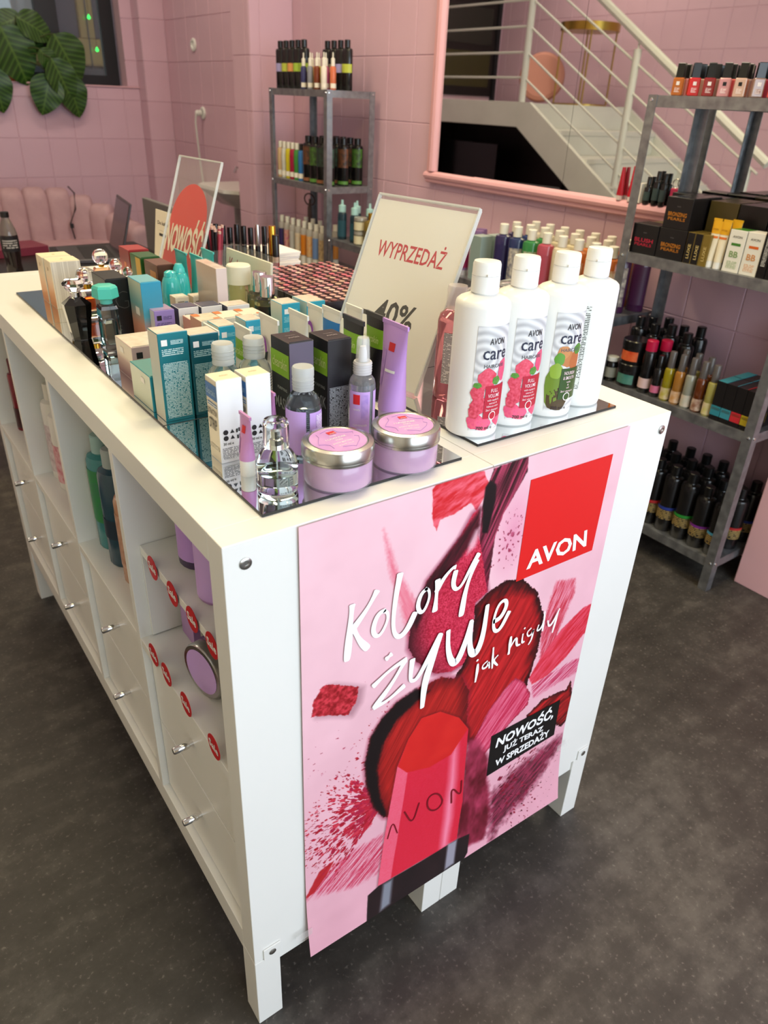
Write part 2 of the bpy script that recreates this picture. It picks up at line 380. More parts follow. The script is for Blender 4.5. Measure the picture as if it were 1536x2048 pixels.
# things on the landing
gt = thing('gold_side_table', 'gold wire side table standing on the stair landing, seen in the mirror', 'table', (-1.15, 4.27, 1.3805))
ring = [(.24*math.cos(2*PI*k/28), .24*math.sin(2*PI*k/28), .56) for k in range(29)]
obj('top_ring', MB().lathe([(.225, .53), (.24, .53), (.24, .59), (.225, .59)], 28).mesh(), M('A88A3C', .3, .9), gt)
for k in range(4):
    a = 2*PI*(k+.5)/4; c, s = .22*math.cos(a), .22*math.sin(a)
    obj('leg', MB().tube([(c, s, .0), (c, s, .55)], .007, 8).mesh(), M('A88A3C', .3, .9), gt)
obj('base_ring', MB().lathe([(.215, .0), (.225, .0), (.225, .012), (.215, .012)], 28).mesh(), M('A88A3C', .3, .9), gt)
pf = thing('round_pouf', 'round salmon pink pouf tipped on its side on the landing, seen in the mirror', 'pouf', (-1.0, 4.60, 1.3805))
o = obj('cushion', lathe([(0, -.05), (.16, -.05), (.185, -.03), (.19, 0), (.185, .03), (.16, .05), (0, .05)], 32), M('C98A78', .7), pf, (0, 0, .20), (0, R(78), R(-40)))
obj('piping', lathe([(.186, -.006), (.193, -.006), (.193, .006), (.186, .006)], 32), M('B0705F', .7), pf, (0, 0, .20), (0, R(78), R(-40)))

# ---------------------------------------------------------------- the two white shelf cabinets back to back
H0 = .174; PT = .039; CT = .3375; DV = .017; TOPZ = H0+.77
def cabinet(label, loc, rz):
    t = thing('shelf_cabinet', label, 'cabinet', loc, rz, 'white shelf cabinets pushed back to back')
    obj('top_panel', bev(0, .39, PT, 1.47-PT, TOPZ-PT, TOPZ, .001), WHITE, t)
    obj('bottom_panel', bev(0, .39, PT, 1.47-PT, H0, H0+PT, .001), WHITE, t)
    for y in (0, 1.47-PT):
        obj('side_panel', bev(0, .39, y, y+PT, H0, TOPZ, .001), WHITE, t)
    obj('back_panel', MB().box(.378, .386, PT, 1.47-PT, H0+PT, TOPZ-PT).mesh(smooth=False), WHITE, t)
    zs = H0+PT+CT
    obj('middle_shelf', bev(.0005, .378, PT, 1.47-PT, zs, zs+DV, .0006), WHITE, t)
    cw = (1.47-2*PT-3*DV)/4
    for k in range(3):
        y = PT+cw*(k+1)+DV*k; obj('divider', bev(0, .378, y, y+DV, H0+PT, TOPZ-PT, .0006), WHITE, t)
    for k in range(4):
        y = PT+(cw+DV)*k
        for j in range(2):
            z = H0+PT+.003+j*(CT/2-.001)
            d = obj('drawer', bev(.012, .03, y+.003, y+cw-.003, z, z+CT/2-.005, .0008), WHITE, t)
            obj('drawer_box', MB().box(.03, .34, y+.012, y+cw-.012, z+.01, z+CT/2-.03).mesh(smooth=False), WHITE, d)
            kn = obj('knob', lathe([(0, 0), (.0045, 0), (.0045, .006), (.0060, .008), (.0060, .031), (.005, .0325), (0, .0325)], 16), CHROME, d, (.012, y+cw/2, z+CT/4), (0, R(-90), 0))
    lw = .044
    for y in (0, 1.47-lw):
        for x in (0, .39-lw): obj('leg', bev(x, x+lw, y, y+lw, 0, H0-.001, .0012), WHITE, t)
    obj('base_rail', bev(.004, .026, lw, 1.47-lw, H0-.03, H0-.0005, .001), WHITE, t)
    obj('base_rail', bev(lw, .39-lw, .004, .03, H0-.03, H0-.0005, .001), WHITE, t)
    for x in (.018, .39-.018):
        obj('bolt', lathe([(0, 0), (.0075, 0), (.0075, .0012), (.005, .0022), (.0035, .0022), (.003, .001), (0, .001)], 18), SILVER, t, (x if x > .2 else .026, -.0002, TOPZ-.028), (R(90), 0, 0))
        pl = obj('corner_plate', bev(-.015, .015, -.0025, 0, -.013, .013, .0008), WHITE, t, (.03 if x < .2 else .36, -.0002, H0+.012))
        obj('plate_bolt', lathe([(0, 0), (.006, 0), (.006, .001), (.004, .002), (0, .002)], 16), SILVER, pl, (0, -.0026, 0), (R(90), 0, 0))
    return t
cabinet('white shelf cabinet with drawers, its open side facing the dark floor', (0, 0, 0), 0)
c2 = thing('shelf_cabinet', 'white shelf cabinet behind the first, its open side facing the metal racks', 'cabinet', (.391, 0, 0), 0, 'white shelf cabinets pushed back to back')
obj('top_panel', bev(0, .389, PT, 1.47-PT, TOPZ-PT, TOPZ, .001), WHITE, c2)
obj('bottom_panel', bev(0, .389, PT, 1.47-PT, H0, H0+PT, .001), WHITE, c2)
for y in (0, 1.47-PT): obj('side_panel', bev(0, .389, y, y+PT, H0, TOPZ, .001), WHITE, c2)
obj('back_panel', MB().box(.003, .011, PT, 1.47-PT, H0+PT, TOPZ-PT).mesh(smooth=False), WHITE, c2)
obj('middle_shelf', bev(.011, .3885, PT, 1.47-PT, .55, .567, .0006), WHITE, c2)
for k in range(3):
    y = PT+.335*(k+1)+DV*k; obj('divider', bev(.011, .389, y, y+DV, H0+PT, TOPZ-PT, .0006), WHITE, c2)
for y in (0, 1.47-.044):
    for x in (0, .389-.044): obj('leg', bev(x, x+.044, y, y+.044, 0, H0-.001, .0012), WHITE, c2)
obj('base_rail', bev(.044, .345, .004, .03, H0-.03, H0-.0005, .001), WHITE, c2)
obj('base_rail', bev(.363, .385, .044, 1.426, H0-.03, H0-.0005, .001), WHITE, c2)
obj('bolt', lathe([(0, 0), (.0075, 0), (.0075, .0012), (.005, .0022), (.0035, .0022), (.003, .001), (0, .001)], 18), SILVER, c2, (.372, -.0002, TOPZ-.028), (R(90), 0, 0))
pl = obj('corner_plate', bev(-.015, .015, -.0025, 0, -.013, .013, .0008), WHITE, c2, (.368, -.0002, H0+.012))
obj('plate_bolt', lathe([(0, 0), (.006, 0), (.006, .001), (.004, .002), (0, .002)], 16), SILVER, pl, (0, -.0026, 0), (R(90), 0, 0))
# insert shelf in the nearest open cell
ins = thing('insert_shelf', 'thin white shelf fitted into the nearest open cell of the cabinet', 'shelf', (.02, .2065, .728))
obj('board', bev(0, .35, -.167, .167, 0, .015, .0008), WHITE, ins)
for s in (-1, 1): obj('support', bev(.0, .35, s*.1645-.0025, s*.1645+.0025, -.158, -.0005, .0005), WHITE, ins)
# mirror tiles lying on the top
EDGE = M('2A2C2E', .3)
for c, x in (('on the drawer side cabinet', .066), ('on the rack side cabinet', .412)):
    for k in range(4):
        pos = ['nearest the poster end', 'second from the poster end', 'third from the poster end', 'farthest from the poster end'][k]
        t = obj('mirror_tile', bev(0, .299, 0, .298, 0, .004, .0006, 1, (0, 0, 0, 0, 1, 0)), [EDGE, MIRROR], None, (x, (.035 if x < .2 else .056)+.2995*k, TOPZ))
        tag(t, 'square mirror tile %s, %s' % (c, pos), 'mirror', 'mirror tiles on the cabinet top')

# ---------------------------------------------------------------- metal racks
def rack(label, x0, y0, wy, dx, h, shelves, group):
    t = thing('metal_rack', label, 'rack', (x0, y0, 0), 0, group)
    a = .03; th = .0022
    for sx in (0, 1):
        for sy in (0, 1):
            m = MB(); cx = sx*dx; cy = sy*wy; ux = 1 if sx == 0 else -1; uy = 1 if sy == 0 else -1
            m.box(min(cx, cx+ux*a), max(cx, cx+ux*a), min(cy, cy+uy*th), max(cy, cy+uy*th), 0, h)
            m.box(min(cx, cx+ux*th), max(cx, cx+ux*th), min(cy+uy*th, cy+uy*a), max(cy+uy*th, cy+uy*a), 0, h)
            p = obj('post', m.mesh(smooth=False), GALV, t)
            for z in shelves:
                obj('bolt', lathe([(0, 0), (.005, 0), (.004, .0025), (0, .003)], 10), CHROME, p, (cx-(.0 if sx == 0 else 0)*1, cy+uy*.012, z-.012), (0, R(-90 if sx == 0 else 90), 0))
                if sy == 0: obj('bolt', lathe([(0, 0), (.005, 0), (.004, .0025), (0, .003)], 10), CHROME, p, (cx+ux*.012, cy, z-.012), (R(90), 0, 0))
    for z in shelves:
        m = MB(); e = .0024
        m.box(e, dx-e, e, wy-e, z-.002, z).box(e, e+.0015, e, wy-e, z-.03, z-.002).box(dx-e-.0015, dx-e, e, wy-e, z-.03, z-.002).box(e, dx-e, e, e+.0015, z-.03, z-.002).box(e, dx-e, wy-e-.0015, wy-e, z-.03, z-.002)
        obj('shelf', m.mesh(smooth=False), GALV, t)
    return t
RX = 1.79
rack('tall galvanised metal rack with nail polish on top, nearest the pink counter', RX, .335, .585, .27, 1.405, [.115, .552, .974, 1.404], 'galvanised metal racks')
rack('tall galvanised metal rack in the far corner beside the pink pillar', RX, 2.685, .565, .27, 1.39, [.115, .560, .976, 1.389], 'galvanised metal racks')
for k in range(3):
    rack('low galvanised metal rack under the mirror, %s' % ('nearest the tall polish rack', 'middle of the three low ones', 'next to the far corner rack')[k], RX, .935+.585*k, .57, .27, .748, [.115, .42, .747], 'galvanised metal racks')
# pink counter at the right
pc = thing('pink_counter', 'plain pink counter panel on the floor at the right edge beside the rack', 'counter', (1.945, -.30, 0))
obj('body', bev(-.015, .14, -.6, .62, 0, .86, .003), M('E7B4BA', .35), pc)
obj('worktop', bev(-.03, .14, -.6, .625, .86, .885, .003), M('E9C3C6', .3), pc)
# round sockets, cable and basin in the recess
for k, (y, z) in enumerate([(5.14, 1.64), (5.06, 1.22)]):
    t = thing('wall_socket', 'round white wall socket in the recess, the %s one' % ('upper empty' if k == 0 else 'lower one with a plugged cable').replace('one one', 'one'), 'socket', (2.21, y, z), group='round wall sockets')
    obj('cover', lathe([(0, 0), (.042, 0), (.042, .006), (.036, .012), (.024, .012), (.022, .004), (0, .004)], 24), M('E8EAE4', .3), t, (0, 0, 0), (0, R(-90), 0))
t = thing('power_cable', 'thin white cable hanging from the lower wall socket', 'cable', (2.19, 5.06, 1.22))
obj('plug', lathe([(0, 0), (.02, 0), (.02, .03), (.012, .04), (0, .04)], 16), M('E8EAE4', .3), t, (0, 0, 0), (0, R(-90), 0))
obj('cord', MB().tube([(-.035, 0, 0), (-.04, .01, -.06), (-.02, .03, -.3), (-.012, .0, -.55), (-.02, .03, -.85), (-.015, .03, -1.2)], .007, 8).mesh(), M('DFE0DA', .4), t)
bs = thing('wash_basin', 'white wall basin on a grey panel in the recess behind the acrylic sign', 'basin', (2.2, 4.25, .0))
obj('bowl', MB().loft([[(-.33*s, .28*s2, z) for s, s2 in ((0, 1), (.8, 1), (1, .7), (1, -.7), (.8, -1), (0, -1))] for z in (.82, .80)] + [[(-.20*s, .2*s2, .70) for s, s2 in ((0, 1), (.8, 1), (1, .7), (1, -.7), (.8, -1), (0, -1))]]).mesh(ang=30), M('E6E6DE', .2), bs)
obj('splash_panel', bev(-.02, 0, -.3, .32, .1, .70, .002), M('8C8B86', .5), bs)
obj('tap', MB().tube([(-.05, 0, .82), (-.05, 0, .92), (-.14, 0, .93), (-.15, 0, .90)], .011, 10).mesh(), CHROME, bs)

# ================================================================= poster on the end of the cabinets
PJ = json.loads('''{"corners":[[-1,0],[994,3],[969,962],[-13,940]],"script":[[9.1,[[125,159],[120,205],[114,261]]],[8.1,[[189,150],[166,176],[126,206]]],[8.8,[[130,205],[147,233],[170,255]]],[6.0,[[214,192],[193,195],[181,220],[188,236],[204,239],[222,217],[222,200],[212,194]]],[8.2,[[250,134],[240,182],[237,227],[245,251],[261,260],[282,250],[301,222]]],[5.7,[[332,183],[315,188],[306,209],[315,226],[328,227],[341,206],[339,188],[327,182]]],[7.8,[[362,174],[362,209],[361,236]]],[6.7,[[360,197],[380,175],[405,161],[414,162]]],[7.1,[[416,170],[410,195],[422,210],[440,206],[463,176],[485,153]]],[8.5,[[481,165],[455,210],[449,270]]],[7.1,[[223,293],[238,287]]],[7.7,[[189,339],[236,319],[284,313]]],[8.6,[[280,315],[243,354],[194,388]]],[7.5,[[194,387],[232,387],[283,370]]],[8.3,[[303,319],[300,354],[303,368],[324,369],[363,322],[387,290]]],[10.5,[[388,292],[366,342],[348,387],[347,443]]],[10.2,[[411,291],[415,332],[433,369],[454,375],[477,331],[487,291]]],[10.4,[[488,294],[489,341],[499,368],[519,376],[536,342],[537,272]]],[7.0,[[568,317],[594,315],[610,292],[601,276],[578,280],[566,310],[572,339],[595,346],[622,309]]],[4.8,[[530,403],[531,421],[529,446]]],[3.8,[[524,394],[529,392]]],[3.4,[[565,407],[548,412],[550,422],[566,422],[571,409],[576,428]]],[3.9,[[581,380],[587,432]]],[3.5,[[603,405],[586,414],[607,431]]],[5.4,[[644,374],[645,416]]],[4.0,[[645,403],[667,378],[671,404],[686,405]]],[3.5,[[691,381],[691,403],[702,403]]],[3.5,[[692,369],[696,368]]],[3.5,[[721,376],[705,382],[715,396],[731,390],[731,379],[732,405],[721,416]]],[3.6,[[751,377],[746,391],[761,391],[772,376],[767,350]]],[3.5,[[768,353],[772,398]]],[3.9,[[787,377],[795,394],[809,391],[830,360]]],[4.1,[[826,366],[817,415]]]],"engrave":[[2.1,[[264,758],[279,713],[298,758]]],[2.8,[[319,707],[352,760],[371,706]]],[2.9,[[461,740],[448,717],[424,703],[403,707],[402,729],[416,750],[442,760],[460,752],[461,740]]],[3.0,[[499,766],[492,714],[536,764],[531,714]]]],"quads":{"logo":[[635,249],[931,251],[935,47],[633,45]],"avon":[[666,231],[899,234],[889,195],[664,192]],"label":[[638,749],[935,745],[930,637],[633,630]],"l1":[[656,673],[909,681],[906,652],[656,645]],"l2":[[695,704],[873,711],[869,691],[693,683]],"l3":[[667,733],[908,737],[904,716],[667,713]]},"polys":{"dab":[[326,6],[346,-10],[406,-9],[475,1],[491,25],[483,50],[464,68],[443,52],[426,55],[395,61],[356,63],[348,84],[334,58]],"tall":[[490,32],[504,2],[613,-3],[617,26],[583,64],[555,94],[537,131],[535,200],[535,245],[497,191],[484,114],[480,64]],"blk":[[484,31],[496,21],[518,32],[522,62],[509,120],[491,116],[483,64]],"tex":[[472,67],[477,113],[495,148],[535,245],[497,258],[500,317],[495,389],[440,393],[385,380],[319,331],[291,294],[293,244],[313,207],[332,170],[376,140],[419,110],[453,73]],"dark":[[498,264],[540,246],[594,237],[664,250],[727,296],[774,365],[778,433],[758,517],[747,601],[650,654],[513,599],[445,423],[485,385],[502,329]],"darkstreak":[[548,283],[630,270],[709,303],[747,364],[748,423],[722,504],[670,558],[579,626],[502,537],[487,450],[532,388]],"rstroke1":[[799,290],[882,305],[892,340],[860,410],[826,482],[798,502],[777,412],[785,349]],"arc":[[1018,393],[947,394],[865,425],[791,478],[758,517],[776,541],[844,538],[917,512],[976,472],[1031,449]],"bristle":[[1043,552],[961,533],[844,538],[777,545],[795,588],[881,581],[976,576],[1042,582]],"rblob":[[963,590],[952,614],[841,605],[777,627],[816,681],[892,695],[967,732],[1022,703],[984,633]],"circ":[[335,397],[405,396],[482,423],[514,466],[521,530],[521,588],[399,625],[296,713],[248,689],[209,641],[184,572],[177,515],[191,456],[225,425],[268,404]],"circin":[[355,423],[408,416],[469,431],[491,472],[492,533],[438,627],[322,695],[264,667],[233,609],[220,540],[233,486],[272,450]],"magenta":[[737,520],[778,567],[774,596],[688,631],[611,677],[561,668],[565,605],[605,548],[659,511],[698,496]],"mauve":[[532,592],[578,618],[637,696],[645,763],[664,819],[663,882],[641,935],[562,924],[529,886],[541,766]],"bullet":[[283,567],[313,511],[353,474],[417,482],[490,525],[532,570],[536,631],[546,783],[529,890],[381,883],[232,878],[249,782],[265,675]],"btop":[[285,569],[317,598],[398,619],[476,617],[530,569],[490,525],[417,482],[353,474],[313,511]],"bleft":[[283,567],[320,599],[314,661],[300,777],[277,883],[232,878],[249,782],[265,675]],"bhl":[[495,585],[477,621],[480,690],[476,799],[464,887],[491,890],[508,814],[508,703]],"tube":[[196,887],[234,879],[381,885],[531,887],[582,894],[573,944],[549,964],[275,995],[184,979]],"tubeh1":[[251,883],[284,884],[271,948],[235,952]],"tubeh2":[[494,885],[531,888],[517,950],[479,952]],"chunk":[[52,293],[73,297],[101,308],[150,329],[144,359],[121,380],[66,359],[24,346],[29,317]],"edge":[[326,394],[268,404],[225,424],[191,456],[177,515],[184,572],[209,641],[248,689],[257,686],[230,622],[216,545],[230,491],[268,448],[330,426],[372,416]],"wash":[[202,48],[222,85],[244,128],[305,205],[310,249],[294,289],[278,251],[257,192],[222,123]],"fan":[[0,795],[59,751],[144,736],[251,737],[263,790],[235,837],[152,840],[58,804]],"fanred":[[-4,789],[43,735],[88,729],[67,756],[25,786]],"diag":[[478,66],[462,77],[426,104],[376,140],[332,173],[311,207],[297,240],[311,261],[331,228],[363,194],[404,168],[448,137],[480,113]],"gloss":[[480,103],[480,123],[474,138],[450,148],[453,128],[468,106]],"shade":[[664,819],[781,781],[963,764],[992,775],[926,831],[831,889],[735,913],[676,950],[658,896]]}}''')
X0, WD, Z0, HP = .091, .590, .943, .853
def psurf(s, t, off=0.0):
    y = -.0035-.030*np.maximum(0, (t-.72)/.28)**2*(.6+.4*s)
    return np.stack([X0+WD*s, y-off, Z0-HP*t], -1)
def paint(nw, nh):
    s, t = np.meshgrid(np.linspace(0, .985, nw), np.linspace(0, .955, nh)); U, V = s*590, t*853
    rng = np.random.RandomState(4)
    def vn(u, v, seed=0):
        iu, iv = np.floor(u).astype(int), np.floor(v).astype(int); fu, fv = u-iu, v-iv
        fu = fu*fu*(3-2*fu); fv = fv*fv*(3-2*fv)
        def h(a, b): x = np.sin(a*127.1+b*311.7+seed*74.7)*43758.5453; return x-np.floor(x)
        return (h(iu, iv)*(1-fu)+h(iu+1, iv)*fu)*(1-fv)+(h(iu, iv+1)*(1-fu)+h(iu+1, iv+1)*fu)*fv
    def fb(u, v, seed=0): return .55*vn(u, v, seed)+.3*vn(u*2.1, v*2.1, seed+1)+.15*vn(u*4.3, v*4.3, seed+2)
    def streak(ang, f, seed, ln=.12):
        a = math.radians(ang); c, d = math.cos(a), math.sin(a); return fb((U*c+V*d)*f*ln, (-U*d+V*c)*f, seed)
    def sd(name):
        P = np.array(PJ['polys'][name], float)*[.590, .853]; n = len(P); d = np.full(U.shape, 1e9); ins = np.zeros(U.shape, bool)
        for i in range(n):
            a, b = P[i], P[(i+1) % n]; e = b-a; wx, wy = U-a[0], V-a[1]
            k = np.clip((wx*e[0]+wy*e[1])/(e@e), 0, 1); d = np.minimum(d, (wx-e[0]*k)**2+(wy-e[1]*k)**2)
            c = ((a[1] <= V) != (b[1] <= V)); 
            if abs(e[1]) > 1e-9: ins ^= c & (U < a[0]+(V-a[1])/e[1]*e[0])
        return np.where(ins, -1, 1)*np.sqrt(d)
    C = lambda h: np.array([int(h[i:i+2], 16)/255 for i in (0, 2, 4)])
    img = np.empty(U.shape+(3,)); g = np.clip(t*1.1-.1+.25*(s-.5), 0, 1)[..., None]
    img[:] = C('F4C5D0')*(1-g)+C('E7A8BA')*g
    img += (fb(U*.02, V*.02, 9)-.5)[..., None]*.05
    def put(a, col): 
        nonlocal img
        a = a[..., None]; img = img*(1-a)+col*a
    def fill(name, c1, c2=None, tex=None, soft=1.2, al=1.0, jag=0, jf=.25, k=1.0, seed=3):
        d = sd(name)
        if jag: d = d+(fb(U*jf, V*jf, seed)-.5)*2*jag
        a = np.clip(.5-d/soft, 0, 1)*al
        col = C(c1) if c2 is None else C(c1)+(C(c2)-C(c1))*np.clip((tex-.5)*k+.5, 0, 1)[..., None]
        put(a, col); return d
    def shade(d, col, wdt, al, inside=True):
        a = np.clip(1-np.abs(d)/wdt, 0, 1)*((d < 0) if inside else (d > 0))*al; put(a, C(col))
    # pale washes and brush fans
    fill('wash', 'EE8E9C', 'E0506C', streak(65, .35, 2), 8, .75, 3)
    d = fill('fan', 'EBA9BC', 'C81E44', streak(-38, .55, 5, .06), 14, .85, 7, .12, 3.2)
    fill('fanred', 'A81620', 'D0303A', streak(-45, .4, 7), 2, 1, 1)
    fill('rstroke1', 'E88AA0', 'C01C30', streak(-70, .35, 11), 6, .9, 3, .3, 2)
    fill('bristle', 'F0A8BE', 'BC1C48', streak(-28, .6, 12, .05), 5, .9, 4, .2, 3)
    d = fill('arc', 'CE2434', 'E8506A', streak(-38, .35, 13), 3, 1, 1.5, .3, 2)
    # splashes thrown to the left of the big swatch and to the lower right
    cx, cy = np.array(PJ['polys']['circ'][9])*[.590, .853]
    def drops(n, cx, cy, a0, a1, r0, r1, cols, sz, st_):
        for _ in range(n):
            a = math.radians(rng.uniform(a0, a1)); q = rng.uniform(0, 1)**.8; rr = r0+(r1-r0)*q
            x, y = cx+rr*math.cos(a), cy+rr*math.sin(a); L = sz*(1.25-q)*rng.uniform(.4, 1.6); B = L/rng.uniform(1.3, st_)
            i0, i1 = int((x-2*L)/581*nw), int((x+2*L)/581*nw)+1; j0, j1 = int((y-2*L)/815*nh), int((y+2*L)/815*nh)+1
            i0, j0 = max(i0, 0), max(j0, 0)
            if i0 >= min(i1, nw) or j0 >= min(j1, nh): continue
            uu, vv = U[j0:j1, i0:i1]-x, V[j0:j1, i0:i1]-y; c, s_ = math.cos(a), math.sin(a)
            e = np.sqrt(((uu*c+vv*s_)/L)**2+((-uu*s_+vv*c)/B)**2)+(fb(U[j0:j1, i0:i1]*.5, V[j0:j1, i0:i1]*.5, 5)-.5)*.7
            al = np.clip((1-e)*4, 0, 1)[..., None]; img[j0:j1, i0:i1] = img[j0:j1, i0:i1]*(1-al)+C(cols[rng.randint(len(cols))])*al
    reds = ['C01F38', 'A8142A', 'D43A50', 'B01C40']
    drops(760, cx+24, cy, 128, 236, 10, 155, reds, 7.0, 4.5)
    drops(110, cx+70, cy-90, 170, 262, 40, 130, reds, 4.5, 3)
    drops(60, cx-20, cy-170, 0, 360, 20, 130, ['D98AA2', 'C0526E', 'A83050'], 2.2, 3)
    fill('shade', '3E0816', '9A2448', streak(-35, .4, 15), 24, .88, 14, .1, 2)
    ex, ey_ = np.array(PJ['polys']['shade'][0])*[.590, .853]
    drops(260, ex, ey_, -60, 62, 25, 190, ['7C0F2A', '9C1C3C', '8A1838', '5A0A1E'], 4.2, 5)
    sx, sy = np.array(PJ['polys']['tall'][7])*[.590, .853]
    drops(110, sx+30, sy-40, 0, 360, 4, 55, ['8A2038', 'A83A58', '7A1A30'], 2.6, 2.2)
    # the upper dab and the tall dark swatch
    put(np.clip(1-np.hypot((U-sx-38)/48, (V-sy+55)/100), 0, 1)*.5, C('D46E96'))
    fill('dab', 'CF1E26', 'EE6476', streak(-22, .22, 21, .25), 1.5, 1, 2.2, .12, 2.4)
    d = fill('tall', '2A060E', 'B03C5C', streak(-66, .3, 22, .05), 1.5, 1, 1.2, .2, 2.2)
    fill('blk', '14060A', None, None, 3)
    # textured raspberry swatch
    d = sd('tex'); put(np.clip(.5-(d-4)/9, 0, 1)*.6, C('7A1030'))
    peb = vn(U*.62, V*.62, 31)
    d = fill('tex', 'A8122E', 'E0405E', peb*.75+.25*fb(U*.03, V*.03, 8), 1.2, 1, 1.5, .3, 1.7)
    gl = np.clip((sd('tex')+40)/40, 0, 1)*(d < 0)*np.clip((.44-s)*7, 0, 1); put(gl*.85, C('2A0610'))
    d = fill('diag', '1E0409', '5A0E22', streak(-55, .25, 33), 7, .95, 1.5, .2, 1.5)
    fill('gloss', 'F4C6D2', None, None, 8, .8)
    # dark central swatch and its glossy streak
    d = fill('dark', '3A0409', 'B31219', streak(-58, .14, 41, .15), 1.2, 1, 3.2, .22, 1.6)
    shade(d, '1A0306', 13, .9)
    d = fill('darkstreak', '9A0E14', 'D8262A', streak(-58, .3, 42, .06), 16, .85, 3, .2, 1.8)
    d = fill('rblob', '4E060A', 'D22024', streak(-25, .25, 44), 1.2, 1, 3, .2, 1.6); shade(d, '16040A', 9, .9)
    # big dark disc with black rim
    d = sd('circ'); put(np.clip(.5-(d-3)/10, 0, 1)*.7, C('8E1834'))
    fill('circ', '4C060B', '8E1016', streak(-60, .35, 51, .05), 1.2, 1, 3.5, .25, 1.4)
    fill('circin', '8E1210', 'CC2622', streak(-60, .5, 52, .03), 22, .95, 0, .2, 1.5)
    fill('edge', '0C0406', None, None, 6, .95, 2.5, .3)
    d = fill('magenta', 'C01C44', 'EE7A98', streak(-50, .4, 55, .05), 1.5, 1, 2.2, .3, 1.8); shade(d, '7A0E26', 5, .6)
    fill('mauve', '5A0A1A', 'B63A5C', fb(U*.05, V*.03, 61), 10, 1, 4, .1, 1.6)
    d = sd('chunk'); put(np.clip(.5-(np.roll(d, (4, 6), (0, 1))-2)/12, 0, 1)*.45, C('7A4A58'))
    fill('chunk', '8C1018', 'D63A48', fb(U*.22, V*.22, 71), 1, 1, 2, .3, 2.2)
    # the lipstick itself
    d = sd('bullet'); put(np.clip(.5-(d-2)/7, 0, 1)*.5, C('3A0408'))
    bw = np.clip((U-sd('bullet')*0-230)/120, 0, 1)
    fill('bullet', 'D81C33', 'DE2A48', fb(U*.5, V*.5, 81), 1)
    fill('bleft', 'F0506E', 'F26C86', fb(U*.5, V*.5, 82), 1.4)
    fill('bhl', 'FF96B4', None, None, 16, .85)
    fill('btop', 'CE1A1C', 'DE2A24', fb(U*.03, V*.03, 83), 1.2)
    fill('tube', '160C0E', '2C1A1C', fb(U*.02, V*.02, 84), 2)
    fill('tubeh1', '9096A4', None, None, 8, .9); fill('tubeh2', 'A6A4B4', None, None, 6, .9)
    return np.clip(img, 0, 1)
